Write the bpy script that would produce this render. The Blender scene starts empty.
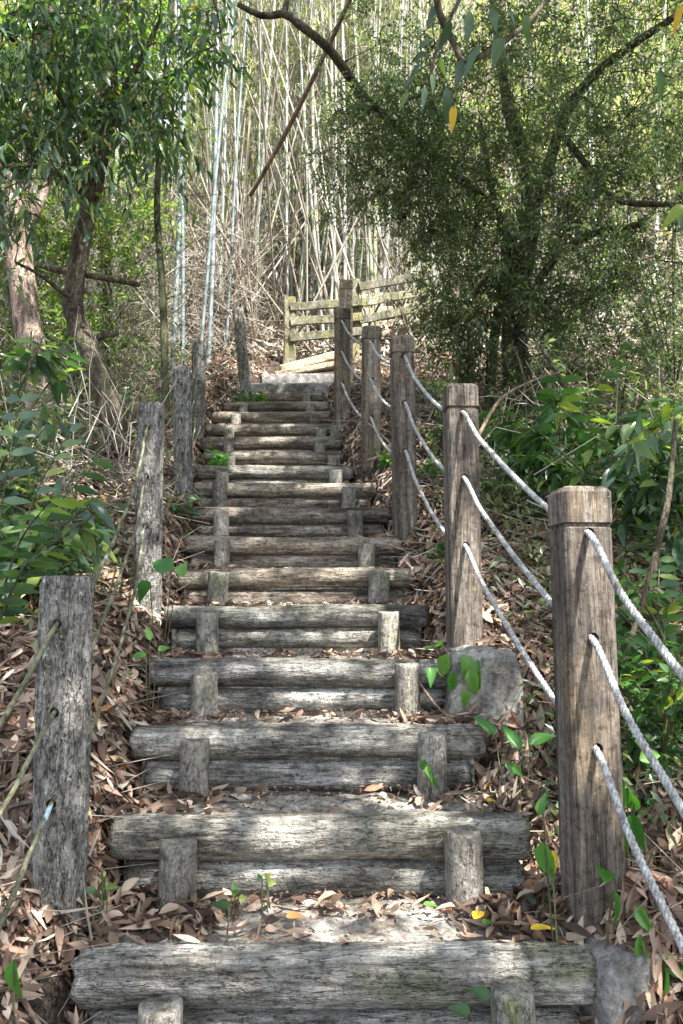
import bpy, math, random
import numpy as np
from mathutils import Vector
R = np.random.default_rng(7)
random.seed(7)
sc = bpy.context.scene
COL = sc.collection
PITCH = math.radians(6); F = 740.0
SUN = np.array([0.30, -0.42, 0.86]); SUN = SUN / np.linalg.norm(SUN)

def at(px, py, Y):
    """point at depth Y seen at photo position (px, py): used to measure the place"""
    u = (px - 341.5) / F; v = (512 - py) / F
    c, s = math.cos(PITCH), math.sin(PITCH)
    dy = c - v * s; dz = s + v * c
    return np.array([u * Y / dy, Y, dz * Y / dy])

# ------------------------------------------------------------------ materials
def newmat(name):
    m = bpy.data.materials.new(name); m.use_nodes = True
    nt = m.node_tree; nt.nodes.clear()
    out = nt.nodes.new('ShaderNodeOutputMaterial')
    b = nt.nodes.new('ShaderNodeBsdfPrincipled')
    nt.links.new(b.outputs[0], out.inputs[0])
    return m, nt, b, out

def ramp(nt, stops, fac):
    r = nt.nodes.new('ShaderNodeValToRGB'); e = r.color_ramp.elements
    while len(e) < len(stops): e.new(0.5)
    for i, (p, c) in enumerate(stops):
        e[i].position = p; e[i].color = (*c, 1)
    nt.links.new(fac, r.inputs[0]); return r.outputs[0]

def noise(nt, scale, stretch=(1, 1, 1), detail=6, rough=0.6, coord='Object', dist=0.0):
    tc = nt.nodes.new('ShaderNodeTexCoord'); mp = nt.nodes.new('ShaderNodeMapping')
    mp.inputs['Scale'].default_value = stretch
    nt.links.new(tc.outputs[coord], mp.inputs[0])
    oi = nt.nodes.new('ShaderNodeObjectInfo'); mu = nt.nodes.new('ShaderNodeMath'); mu.operation = 'MULTIPLY'; mu.inputs[1].default_value = 41.0
    nt.links.new(oi.outputs['Random'], mu.inputs[0]); nt.links.new(mu.outputs[0], mp.inputs['Location'])
    n = nt.nodes.new('ShaderNodeTexNoise')
    n.inputs['Scale'].default_value = scale; n.inputs['Detail'].default_value = detail
    n.inputs['Roughness'].default_value = rough; n.inputs['Distortion'].default_value = dist
    nt.links.new(mp.outputs[0], n.inputs['Vector']); return n.outputs[0]

def mixc(nt, fac, a, b, mode='MIX'):
    m = nt.nodes.new('ShaderNodeMix'); m.data_type = 'RGBA'; m.blend_type = mode
    for sock, v in ((m.inputs[0], fac), (m.inputs[6], a), (m.inputs[7], b)):
        if isinstance(v, (int, float)): sock.default_value = v
        elif isinstance(v, tuple): sock.default_value = (*v, 1)
        else: nt.links.new(v, sock)
    return m.outputs[2]

def math_(nt, op, a, b=None):
    m = nt.nodes.new('ShaderNodeMath'); m.operation = op
    for i, v in enumerate((a, b)):
        if v is None: continue
        if isinstance(v, (int, float)): m.inputs[i].default_value = v
        else: nt.links.new(v, m.inputs[i])
    return m.outputs[0]

def bump(nt, b, h, strength, dist):
    n = nt.nodes.new('ShaderNodeBump'); n.inputs['Strength'].default_value = strength
    n.inputs['Distance'].default_value = dist
    nt.links.new(h, n.inputs['Height']); nt.links.new(n.outputs[0], b.inputs['Normal'])

def rough_mat(name, stops, scale, stretch, patch=None, patch_scale=3, patch_lo=.55, patch_hi=.65,
              speck=None, speck_scale=60, speck_at=.68, bstr=.8, bdist=.012, rough=.9, crack=True, vary=True, ck=1.9, ckw=.022, ckd=.45, pitk=.8):
    m, nt, b, out = newmat(name)
    n1 = noise(nt, scale, stretch, 5, .68)
    col = ramp(nt, stops, n1)
    if patch:
        n2 = noise(nt, patch_scale, tuple(max(.35, s) for s in stretch), 4, .7)
        f = ramp(nt, [(patch_lo, (0, 0, 0)), (patch_hi, (1, 1, 1))], n2)
        col = mixc(nt, f, col, patch)
    if speck:
        n3 = noise(nt, speck_scale, (1, 1, 1), 3, .6)
        f = ramp(nt, [(speck_at, (0, 0, 0)), (speck_at + .05, (1, 1, 1))], n3)
        col = mixc(nt, f, col, speck)
    if vary:
        oi = nt.nodes.new('ShaderNodeObjectInfo')
        v = ramp(nt, [(0, (.70, .68, .66)), (.5, (.95, .95, .93)), (1, (1.12, 1.08, 1.0))], oi.outputs['Random'])
        col = mixc(nt, 1.0, col, v, 'MULTIPLY')
    fine = noise(nt, scale * 6, tuple(max(.12, q) for q in stretch), 4, .7)
    col = mixc(nt, 1.0, col, ramp(nt, [(.33, (.62, .61, .60)), (.5, (1, 1, 1)), (.68, (1.28, 1.27, 1.25))], fine), 'MULTIPLY')
    pit = noise(nt, 42, (1, 1, 1), 3, .75)
    col = mixc(nt, pitk, col, ramp(nt, [(.36, (.45, .44, .43)), (.48, (1, 1, 1)), (.58, (1.05, 1.05, 1.05)), (.68, (1.6, 1.6, 1.58))], pit), 'MULTIPLY')
    rid = None
    if ck:
        nr = noise(nt, scale * ck, tuple(q * (.8 if q < 1 else 1) for q in stretch), 3, .6, dist=.15)
        rid = ramp(nt, [(0, (0, 0, 0)), (ckw, (1, 1, 1))], math_(nt, 'ABSOLUTE', math_(nt, 'SUBTRACT', nr, .5)))
        col = mixc(nt, rid, mixc(nt, 1.0, col, (ckd, ckd * .95, ckd * .9), 'MULTIPLY'), col)
    nt.links.new(col, b.inputs['Base Color'])
    b.inputs['Roughness'].default_value = rough
    b.inputs['Specular IOR Level'].default_value = .25
    h = n1
    if crack:
        n4 = fine
        h = math_(nt, 'ADD', n1, math_(nt, 'MULTIPLY', n4, .3))
    n5 = noise(nt, 110, (1, 1, 1), 3, .6)
    h = math_(nt, 'ADD', h, math_(nt, 'MULTIPLY', n5, .22))
    h = math_(nt, 'ADD', h, math_(nt, 'MULTIPLY', fine, .5))
    h = math_(nt, 'ADD', h, math_(nt, 'MULTIPLY', pit, .7))
    if rid: h = math_(nt, 'ADD', h, math_(nt, 'MULTIPLY', rid, .35))
    bump(nt, b, h, bstr, bdist)
    return m

def leaf_mat(name, stops, rough=.45, transl=.35, tcol=None, spec=.4, vein=True):
    m, nt, b, out = newmat(name)
    g = nt.nodes.new('ShaderNodeNewGeometry')
    oi = nt.nodes.new('ShaderNodeObjectInfo')
    rnd = math_(nt, 'FRACT', math_(nt, 'ADD', g.outputs['Random Per Island'], oi.outputs['Random']))
    col = ramp(nt, stops, rnd)
    nt.links.new(col, b.inputs['Base Color'])
    b.inputs['Roughness'].default_value = rough
    b.inputs['Specular IOR Level'].default_value = spec
    if transl > 0:
        t = nt.nodes.new('ShaderNodeBsdfTranslucent')
        tc = mixc(nt, 1.0, col, tcol or (1.6, 1.9, .7), 'MULTIPLY')
        nt.links.new(tc, t.inputs[0])
        mx = nt.nodes.new('ShaderNodeMixShader'); mx.inputs[0].default_value = transl
        nt.links.new(b.outputs[0], mx.inputs[1]); nt.links.new(t.outputs[0], mx.inputs[2])
        nt.links.new(mx.outputs[0], out.inputs[0])
    return m

M = {}
LK = dict(ck=3.4, ckw=.014, ckd=.42)
M['log'] = rough_mat('log', [(.34, (.06, .056, .052)), (.44, (.16, .152, .14)), (.54, (.29, .28, .262)), (.66, (.48, .47, .45))],
                     15, (.16, 1, 1), patch=(.17, .18, .12), patch_scale=4, patch_lo=.56, patch_hi=.7, speck=(.52, .52, .50), speck_at=.69, bstr=1, bdist=.02, **LK)
M['log_tan'] = rough_mat('log_tan', [(.34, (.06, .048, .040)), (.44, (.155, .13, .107)), (.54, (.29, .25, .21)), (.66, (.46, .42, .37))],
                     15, (.16, 1, 1), patch=(.26, .24, .20), patch_scale=4, speck=(.5, .48, .45), speck_at=.7, bstr=1, bdist=.02, **LK)
M['log_moss'] = rough_mat('log_moss', [(.34, (.06, .055, .048)), (.44, (.15, .142, .126)), (.54, (.27, .26, .235)), (.66, (.46, .45, .42))],
                     15, (.16, 1, 1), patch=(.15, .16, .105), patch_scale=3, patch_lo=.52, patch_hi=.72, speck=(.5, .5, .47), speck_at=.70, bstr=1, bdist=.02, **LK)
M['stake'] = rough_mat('stake', [(.3, (.10, .092, .08)), (.5, (.24, .225, .20)), (.7, (.36, .34, .31))],
                     16, (1, 1, .4), patch=(.16, .17, .10), patch_scale=8, speck=(.5, .5, .46), speck_at=.66, bstr=.7, bdist=.01)
M['bark_post'] = rough_mat('bark_post', [(.34, (.10, .095, .088)), (.44, (.22, .212, .20)), (.54, (.34, .33, .315)), (.66, (.52, .51, .49))],
                     34, (1, 1, .3), patch=(.2, .2, .15), patch_scale=5, speck=(.6, .6, .58), speck_at=.64, bstr=1, bdist=.025, ck=1.1, ckw=.028, ckd=.3)
M['tread'] = rough_mat('tread', [(.36, (.13, .115, .10)), (.5, (.27, .25, .225)), (.64, (.42, .395, .36))],
                     7, (1, 1, 1), patch=(.15, .11, .08), patch_scale=5, patch_lo=.5, patch_hi=.62, speck=(.42, .40, .36), bstr=.7, bdist=.012, ck=0)
M['concrete'] = rough_mat('concrete', [(.34, (.09, .086, .08)), (.5, (.21, .20, .19)), (.66, (.36, .35, .335))],
                     5, (1, 1, 1), patch=(.12, .12, .09), patch_scale=4, speck=(.10, .10, .09), bstr=.6, bdist=.01, ck=0)
M['post'] = rough_mat('post', [(.33, (.045, .037, .031)), (.46, (.105, .086, .071)), (.56, (.175, .15, .127)), (.7, (.28, .255, .225))],
                     26, (1, 1, .05), patch=(.23, .175, .115), patch_scale=6, patch_lo=.56, patch_hi=.72, speck=(.48, .46, .43), speck_scale=75, speck_at=.70, bstr=.6, bdist=.006)
M['mossy'] = rough_mat('mossy_wood', [(.35, (.08, .085, .05)), (.5, (.17, .165, .11)), (.65, (.31, .29, .235))],
                     14, (.6, .6, .3), patch=(.22, .21, .10), patch_scale=3, patch_lo=.55, patch_hi=.6, bstr=.5, bdist=.006)
M['pale_wood'] = rough_mat('pale_wood', [(.35, (.30, .24, .17)), (.5, (.46, .38, .28)), (.65, (.60, .52, .40))],
                     14, (.3, .6, 1), bstr=.4, bdist=.004)
M['soil'] = rough_mat('soil', [(.3, (.045, .032, .024)), (.5, (.11, .078, .058)), (.7, (.21, .155, .12))],
                     14, (1, 1, 1), bstr=1, bdist=.03, vary=False)
M['bark_dark'] = rough_mat('bark_dark', [(.35, (.045, .036, .026)), (.5, (.12, .10, .072)), (.65, (.22, .19, .14))],
                     14, (1, 1, .3), patch=(.12, .14, .06), patch_scale=4, bstr=.9, bdist=.015)
M['bark_pale'] = rough_mat('bark_pale', [(.35, (.12, .085, .065)), (.5, (.30, .225, .18)), (.62, (.48, .39, .33))],
                     12, (1, 1, .3), bstr=1, bdist=.02)
M['bark_green'] = rough_mat('bark_green', [(.35, (.05, .05, .03)), (.5, (.10, .11, .06)), (.65, (.17, .18, .10))], 12, (1, 1, .3), bstr=.4, bdist=.005)
M['dead_cane'] = rough_mat('dead_cane', [(.35, (.13, .09, .065)), (.5, (.24, .17, .125)), (.65, (.38, .30, .23))], 12, (1, 1, .1), bstr=.4, bdist=.004)
M['rope'] = rough_mat('rope', patch=(.20, .175, .14), patch_scale=9, patch_lo=.5, patch_hi=.75, stops=[(.35, (.20, .20, .195)), (.5, (.36, .36, .35)), (.65, (.50, .50, .485))], scale=60, stretch=(1, 1, 1), bstr=.5, bdist=.002, vary=False, ck=0)
M['old_rope'] = rough_mat('old_rope', [(.35, (.06, .062, .035)), (.5, (.12, .12, .07)), (.65, (.20, .195, .13))], 25, (1, 1, .3),
                     patch=(.42, .50, .55), patch_scale=6, patch_lo=.63, patch_hi=.66, bstr=.5, bdist=.004, vary=False, ck=0)
M['leaf_dark'] = leaf_mat('leaf_dark', [(0, (.04, .08, .05)), (.35, (.06, .115, .065)), (.65, (.085, .15, .075)), (.88, (.15, .22, .055)), (.99, (.22, .28, .05)), (1, (.45, .34, .04))], .32, .38, spec=.7)
M['leaf_fine'] = leaf_mat('leaf_fine', [(0, (.08, .115, .065)), (.5, (.12, .165, .09)), (.85, (.165, .215, .11)), (1, (.32, .35, .10))], .3, .5, spec=.8, tcol=(1.5, 1.7, .9))
M['leaf_mid'] = leaf_mat('leaf_mid', [(0, (.035, .085, .03)), (.5, (.055, .13, .04)), (.85, (.09, .18, .045)), (1, (.30, .33, .05))], .4, .35)
M['leaf_bright'] = leaf_mat('leaf_bright', [(0, (.045, .14, .03)), (.5, (.07, .20, .035)), (1, (.14, .28, .05))], .35, .3, spec=.5)
M['leaf_bamboo'] = leaf_mat('leaf_bamboo', [(0, (.12, .15, .07)), (.35, (.22, .26, .10)), (.6, (.38, .40, .12)), (.8, (.48, .44, .26)), (1, (.56, .50, .38))], .5, .4, tcol=(1.4, 1.5, .8))
M['litter'] = leaf_mat('litter', [(0, (.04, .028, .022)), (.25, (.11, .067, .046)), (.5, (.22, .15, .105)), (.74, (.36, .268, .195)),
                                  (.86, (.49, .395, .31)), (.965, (.30, .14, .08)), (.985, (.46, .26, .10)), (1, (.60, .55, .46))], .6, .1, tcol=(1.2, .9, .6), spec=.3)
M['leaf_lime'] = leaf_mat('leaf_lime', [(0, (.07, .13, .04)), (.5, (.14, .22, .05)), (1, (.26, .34, .07))], .4, .5, tcol=(1.7, 1.9, .6))
M['straw'] = leaf_mat('straw', [(0, (.13, .105, .08)), (.4, (.27, .225, .175)), (.8, (.43, .375, .30)), (1, (.60, .55, .47))], .6, .1, tcol=(1, .9, .7), spec=.2)
M['leaf_yellow'] = leaf_mat('leaf_yellow', [(0, (.62, .40, .03)), (1, (.72, .50, .05))], .45, .2, tcol=(1.2, 1, .3))
M['leaf_brown'] = leaf_mat('leaf_brown', [(0, (.30, .18, .12)), (.5, (.42, .27, .18)), (1, (.55, .38, .24))], .5, .1, tcol=(1.2, .9, .6))
M['leaf_orange'] = leaf_mat('leaf_orange', [(0, (.55, .24, .08)), (1, (.6, .32, .12))], .5, .15, tcol=(1.2, .9, .5))
M['hole'] = newmat('hole_dark')[0]
M['hole'].node_tree.nodes['Principled BSDF'].inputs['Base Color'].default_value = (.03, .026, .022, 1)
# bamboo culms: one material, tint by object
def cane_mat(name, stops):
    m, nt, b, out = newmat(name)
    oi = nt.nodes.new('ShaderNodeObjectInfo')
    c = ramp(nt, stops, oi.outputs['Random'])
    n = noise(nt, 5, (3, 3, .6), 5, .6)
    v = ramp(nt, [(.3, (.62, .6, .55)), (.7, (1.1, 1.1, 1.1))], n)
    c = mixc(nt, 1.0, c, v, 'MULTIPLY')
    # pale ring of wax at each node (0.33 m apart along the cane)
    tc = nt.nodes.new('ShaderNodeTexCoord'); sp = nt.nodes.new('ShaderNodeSeparateXYZ')
    nt.links.new(tc.outputs['Object'], sp.inputs[0])
    fr = math_(nt, 'FRACT', math_(nt, 'MULTIPLY', sp.outputs[2], 1 / .33))
    ring = ramp(nt, [(.0, (1, 1, 1)), (.03, (.45, .42, .36)), (.07, (1.25, 1.25, 1.2)), (.2, (1, 1, 1))], fr)
    c = mixc(nt, 1.0, c, ring, 'MULTIPLY')
    nt.links.new(c, b.inputs['Base Color']); b.inputs['Roughness'].default_value = .5
    return m
M['cane'] = cane_mat('bamboo_cane', [(0, (.20, .24, .17)), (.2, (.36, .37, .28)), (.4, (.44, .45, .42)), (.55, (.27, .31, .13)),
                                     (.7, (.40, .35, .27)), (.85, (.50, .52, .52)), (1, (.20, .24, .18))])
M['cane_blue'] = cane_mat('bamboo_cane_blue', [(0, (.17, .22, .235)), (1, (.27, .32, .32))])
M['cane_green'] = cane_mat('bamboo_cane_green', [(0, (.10, .13, .06)), (1, (.16, .19, .08))])

# ------------------------------------------------------------------ mesh helpers
def mk(name, V, quads=None, tris=None, mat=None, parent=None, smooth=True, link=True):
    V = np.asarray(V, dtype=np.float32).reshape(-1, 3)
    me = bpy.data.meshes.new(name)
    q = np.asarray(quads if quads is not None else np.zeros((0, 4)), dtype=np.int32).reshape(-1, 4)
    t = np.asarray(tris if tris is not None else np.zeros((0, 3)), dtype=np.int32).reshape(-1, 3)
    me.vertices.add(len(V)); me.vertices.foreach_set('co', V.ravel())
    idx = np.concatenate([q.ravel(), t.ravel()]).astype(np.int32)
    tot = np.concatenate([np.full(len(q), 4), np.full(len(t), 3)]).astype(np.int32)
    st = np.concatenate([[0], np.cumsum(tot)[:-1]]).astype(np.int32) if len(tot) else np.zeros(0, np.int32)
    me.loops.add(len(idx)); me.loops.foreach_set('vertex_index', idx)
    me.polygons.add(len(tot)); me.polygons.foreach_set('loop_start', st)
    me.polygons.foreach_set('loop_total', tot)
    me.polygons.foreach_set('use_smooth', np.full(len(tot), smooth))
    me.update(calc_edges=True); me.validate()
    if mat: me.materials.append(M[mat])
    o = bpy.data.objects.new(name, me)
    if link: COL.objects.link(o)
    if parent:
        o.parent = parent
        o.location = -Vector(parent.location) if parent.get('_world', False) else (0, 0, 0)
    return o

def tag(o, label, cat, group=None, kind=None):
    if label: o['label'] = label
    if cat: o['category'] = cat
    if group: o['group'] = group
    if kind: o['kind'] = kind
    return o

def empty(name, loc, label=None, cat=None, group=None):
    o = bpy.data.objects.new(name, None); COL.objects.link(o)
    o.location = [float(a) for a in loc]; o.empty_display_size = .1
    tag(o, label, cat, group); return o

class Geo:
    """collects vertices, quads and triangles (thing-local or world)"""
    def __init__(s): s.V = []; s.Q = []; s.T = []; s.n = 0
    def add(s, V, Q=None, T=None):
        V = np.asarray(V, float).reshape(-1, 3)
        if Q is not None and len(Q): s.Q.append(np.asarray(Q) + s.n)
        if T is not None and len(T): s.T.append(np.asarray(T) + s.n)
        s.V.append(V); s.n += len(V)
    def build(s, name, mat, parent=None, off=None, smooth=True, link=True):
        V = np.concatenate(s.V)
        if off is not None: V = V - np.asarray(off, float)
        return mk(name, V, np.concatenate(s.Q) if s.Q else None, np.concatenate(s.T) if s.T else None, mat, parent, smooth, link)

def norm(a): return a / (np.linalg.norm(a, axis=-1, keepdims=True) + 1e-9)

def smooth_path(pts, n):
    pts = np.asarray(pts, float); m = len(pts)
    if m == 2:
        t = np.linspace(0, 1, n)[:, None]; return pts[0] * (1 - t) + pts[1] * t
    P = np.vstack([2 * pts[0] - pts[1], pts, 2 * pts[-1] - pts[-2]])
    out = []
    for t in np.linspace(0, m - 1 - 1e-6, n):
        i = int(t); f = t - i; p0, p1, p2, p3 = P[i:i + 4]
        out.append(.5 * ((2 * p1) + (-p0 + p2) * f + (2 * p0 - 5 * p1 + 4 * p2 - p3) * f * f + (-p0 + 3 * p1 - 3 * p2 + p3) * f ** 3))
    return np.array(out)

def tube(path, rad, sides=8, cap=True, rough=0, lobes=0):
    """swept tube with optional radial roughness; closed ends"""
    path = np.asarray(path, float); n = len(path)
    rad = np.broadcast_to(np.asarray(rad, float), (n,)) if np.ndim(rad) < 1 or len(np.atleast_1d(rad)) == 1 else np.interp(np.linspace(0, 1, n), np.linspace(0, 1, len(rad)), rad)
    T = norm(np.gradient(path, axis=0))
    up = np.array([0, 0, 1.]) if abs(T[0][2]) < .9 else np.array([0, 1., 0])
    A = norm(np.cross(T[0], up)); fr = [A]
    for i in range(1, n):
        a = fr[-1] - T[i] * np.dot(fr[-1], T[i]); fr.append(a / (np.linalg.norm(a) + 1e-9))
    A = np.array(fr); B = np.cross(T, A)
    th = np.linspace(0, 2 * np.pi, sides, endpoint=False)
    r = rad[:, None] * np.ones(sides)
    if rough:
        ph = R.random(8) * 6.28; s = np.linspace(0, 1, n)[:, None] * n
        w = sum(np.sin(th * k + ph[k] + s * (.13 * k) * math.cos(ph[k])) / k for k in range(1, 7))
        r = r * (1 + rough * w * .5 + rough * .5 * R.standard_normal((n, sides)))
    V = path[:, None] + A[:, None] * (np.cos(th)[None, :, None] * r[..., None]) + B[:, None] * (np.sin(th)[None, :, None] * r[..., None])
    V = V.reshape(-1, 3)
    i, j = np.meshgrid(np.arange(n - 1), np.arange(sides), indexing='ij'); jn = (j + 1) % sides
    Q = np.stack([i * sides + j, i * sides + jn, (i + 1) * sides + jn, (i + 1) * sides + j], -1).reshape(-1, 4)
    Tt = None
    if cap:
        V = np.vstack([V, path[0], path[-1]]); c0 = n * sides; k = np.arange(sides); kn = (k + 1) % sides
        Tt = np.vstack([np.stack([np.full(sides, c0), kn, k], 1), np.stack([np.full(sides, c0 + 1), (n - 1) * sides + k, (n - 1) * sides + kn], 1)])
    return V, Q, Tt

def prisms(A, B, ra, rb):
    """many thin three-sided twigs at once"""
    A = np.asarray(A, float); B = np.asarray(B, float); n = len(A)
    ra = np.broadcast_to(ra, (n,)); rb = np.broadcast_to(rb, (n,))
    D = norm(B - A); H = np.where(np.abs(D[:, 2:3]) < .9, np.array([[0, 0, 1.]]), np.array([[1., 0, 0]]))
    U = norm(np.cross(D, H)); W = np.cross(D, U)
    V = np.zeros((n, 6, 3))
    for k in range(3):
        a = 2.094 * k; d = U * math.cos(a) + W * math.sin(a)
        V[:, k] = A + d * ra[:, None]; V[:, 3 + k] = B + d * rb[:, None]
    base = np.arange(n)[:, None] * 6
    Q = np.concatenate([base + np.array([[k, (k + 1) % 3, 3 + (k + 1) % 3, 3 + k]]) for k in range(3)])
    return V.reshape(-1, 3), Q

def leaves(P, D, N, L, W, st=((.0, .0), (.35, 1.), (1., .0)), fold=.25, curl=.15, twist=None):
    """many leaves at once. st = stations (along, relative half width); fold raises the edges, curl bends the tip down"""
    P = np.asarray(P, float); D = norm(np.asarray(D, float)); n = len(P)
    N = np.asarray(N, float); S = norm(np.cross(D, N)); N = np.cross(S, D)
    L = np.broadcast_to(L, (n,)); W = np.broadcast_to(W, (n,)); curl = np.broadcast_to(curl, (n,))
    m = len(st); V = np.zeros((n, m, 3, 3))
    for i, (s, w) in enumerate(st):
        c = P + D * (L * s)[:, None] - N * (L * curl * s * s)[:, None]
        Si = S
        if twist is not None:
            a = (np.broadcast_to(twist, (n,)) * s)[:, None]; Si = S * np.cos(a) + N * np.sin(a)
        hw = (W * .5 * max(w, .02))[:, None]
        V[:, i, 1] = c
        V[:, i, 0] = c - Si * hw + N * hw * fold
        V[:, i, 2] = c + Si * hw + N * hw * fold
    base = (np.arange(n) * m * 3)[:, None]; Q = []
    for i in range(m - 1):
        a = i * 3
        Q.append(base + np.array([[a, a + 1, a + 4, a + 3]])); Q.append(base + np.array([[a + 1, a + 2, a + 5, a + 4]]))
    return V.reshape(-1, 3), np.concatenate(Q)

ST3 = ((0, 0), (.4, 1), (1, 0))
ST4 = ((0, .05), (.28, .9), (.62, .8), (1, 0))
ST5 = ((0, .12), (.2, .8), (.45, 1), (.75, .62), (1, 0))
STB = ((0, .25), (.12, .85), (.3, 1.05), (.55, .85), (.8, .42), (1, 0))

def rdir(n): return norm(R.standard_normal((n, 3)))

# ------------------------------------------------------------------ ground shape
Z0, RISE, Y0, DEP = -.843, .1906, 1.85, .37
SL = RISE / DEP
LOGPX = [(948, 78, 592), (815, 114, 527), (725, 133, 483), (658, 150, 452), (603, 165, 428), (569, 178, 413), (538, 186, 401),
         (507, 192, 389), (480, 193, 375), (465, 197, 352), (454, 204, 344), (439, 201, 342), (426, 206, 333), (412, 213, 331),
         (402, 224, 328), (393, 238, 322), (382, 243, 330), (371, 262, 336)]
STEPS = []
for k, (py, xa, xb) in enumerate(LOGPX):
    Y = Y0 + DEP * k; p = at(300, py, Y)
    z = .55 * p[2] + .45 * (Z0 + RISE * k)
    STEPS.append(dict(k=k, Y=Y, z=z, xa=at(xa, py + 12, Y)[0], xb=at(xb, py + 12, Y)[0]))
def xcen(y): return np.interp(y, [s['Y'] for s in STEPS], [(s['xa'] + s['xb']) / 2 for s in STEPS])
def xhalf(y): return np.interp(y, [s['Y'] for s in STEPS], [(s['xb'] - s['xa']) / 2 for s in STEPS])

def Lr(y):
    y = np.asarray(y, float)
    a = Z0 + SL * (y - Y0); zt = Z0 + SL * (8.25 - Y0)
    b = np.where(y < 8.25, a, zt + .62 * (y - 8.25))
    return np.where(y < 17, b, zt + .62 * 8.75 + 1.0 * (y - 17))

def bumps(x, y):
    return (.035 * np.sin(2.1 * x + 1.3 * y) + .03 * np.sin(3.7 * y - 1.9 * x + 2) + .018 * np.sin(6.3 * x + 5.1 * y + 1)
            + .012 * np.sin(11 * x - 9 * y) + .01 * np.sin(17 * x + 13 * y))

def G(x, y):
    x = np.asarray(x, float); y = np.asarray(y, float)
    d = np.abs(x - xcen(y)) - xhalf(y)
    right = x > xcen(y)
    off_l = np.interp(d, [-.03, .05, .15, .3, .8, 3, 8], [-.26, -.06, .03, .08, .12, .16, .9])
    off_r = np.interp(d, [-.02, .03, .12, .8, 3, 8], [-.26, -.06, .06, .05, .10, .9])
    off_r = off_r - .20 * np.exp(-((x - .60) / .26) ** 6 - ((y - 2.40) / .40) ** 8) - .17 * np.exp(-((x - .82) / .22) ** 6 - ((y - 1.50) / .28) ** 8)
    off = np.where(right, off_r, off_l)
    off = np.where(y > 8.6, np.interp(np.abs(x), [0, 8], [.0, .4]), off)
    lv = np.where((y > 8.17) & (y < 8.6) & (d < .05), -.02, 0)
    off = np.where((y > 8.17) & (y < 8.6) & (d < .05), lv, off)
    damp = np.clip((d + .02) / .4, 0, 1); damp = np.where(y > 8.6, 1, damp)
    far = np.clip((y - 9) / 8, 0, 1)
    return Lr(y) + off + bumps(x, y) * damp + far * .25 * np.sin(.9 * x + .7 * y)

xs = np.concatenate([np.linspace(-40, -5, 30)[:-1], np.linspace(-5, -2, 40)[:-1], np.linspace(-2, 2, 180)[:-1], np.linspace(2, 5, 40)[:-1], np.linspace(5, 40, 30)])
ys = np.concatenate([np.linspace(-30, 0, 24)[:-1], np.linspace(0, 9.5, 300)[:-1], np.linspace(9.5, 20, 90)[:-1], np.linspace(20, 70, 30)])
X, Yg = np.meshgrid(xs, ys)
Zg = G(X, Yg)
nx, ny = len(xs), len(ys)
i, j = np.meshgrid(np.arange(ny - 1), np.arange(nx - 1), indexing='ij')
Q = np.stack([i * nx + j, i * nx + j + 1, (i + 1) * nx + j + 1, (i + 1) * nx + j], -1).reshape(-1, 4)
gr = mk('ground', np.stack([X, Yg, Zg], -1), Q, None, 'soil'); gr['kind'] = 'structure'

# ------------------------------------------------------------------ steps
def log_geo(x0, x1, yc, zc, r, seed):
    rg = np.random.default_rng(seed); n = max(24, int((x1 - x0) * 60)); sd = 28
    t = np.linspace(0, 1, n); th = np.linspace(0, 2 * np.pi, sd, endpoint=False)
    X = x0 + (x1 - x0) * t
    ends = np.clip(np.minimum(t, 1 - t) * (x1 - x0) / .012, 0, 1) ** .5 * .12 + .88
    ph = rg.random(12) * 6.28
    r2 = r * ends[:, None] * (1 + .02 * np.sin(3 * t[:, None] * (x1 - x0) * 3 + ph[0] + th) + .02 * np.sin(2 * th + ph[1] + 4 * t[:, None])
         + .022 * np.sin(9 * th + ph[2] + 3 * np.sin(5 * t[:, None] + ph[3])) + .018 * np.sin(14 * th + ph[4] + 4 * np.sin(7 * t[:, None] + ph[5])) + .012 * rg.standard_normal((n, sd)))
    bend = .004 * np.sin(t * 3.1 + ph[6]) + .002 * np.sin(t * 8 + ph[7])
    V = np.stack([np.broadcast_to(X[:, None], (n, sd)) + (.006 * rg.standard_normal((n, sd)) * ((t[:, None] < .001) | (t[:, None] > .999))),
                  yc + r2 * np.cos(th), zc + bend[:, None] + r2 * np.sin(th)], -1).reshape(-1, 3)
    i, j = np.meshgrid(np.arange(n - 1), np.arange(sd), indexing='ij'); jn = (j + 1) % sd
    Q = np.stack([i * sd + j, (i + 1) * sd + j, (i + 1) * sd + jn, i * sd + jn], -1).reshape(-1, 4)
    V = np.vstack([V, [x0 - .004, yc, zc], [x1 + .004, yc, zc]]); c = n * sd; k = np.arange(sd); kn = (k + 1) % sd
    T = np.vstack([np.stack([np.full(sd, c), k, kn], 1), np.stack([np.full(sd, c + 1), (n - 1) * sd + kn, (n - 1) * sd + k], 1)])
    return V, Q, T

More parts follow.
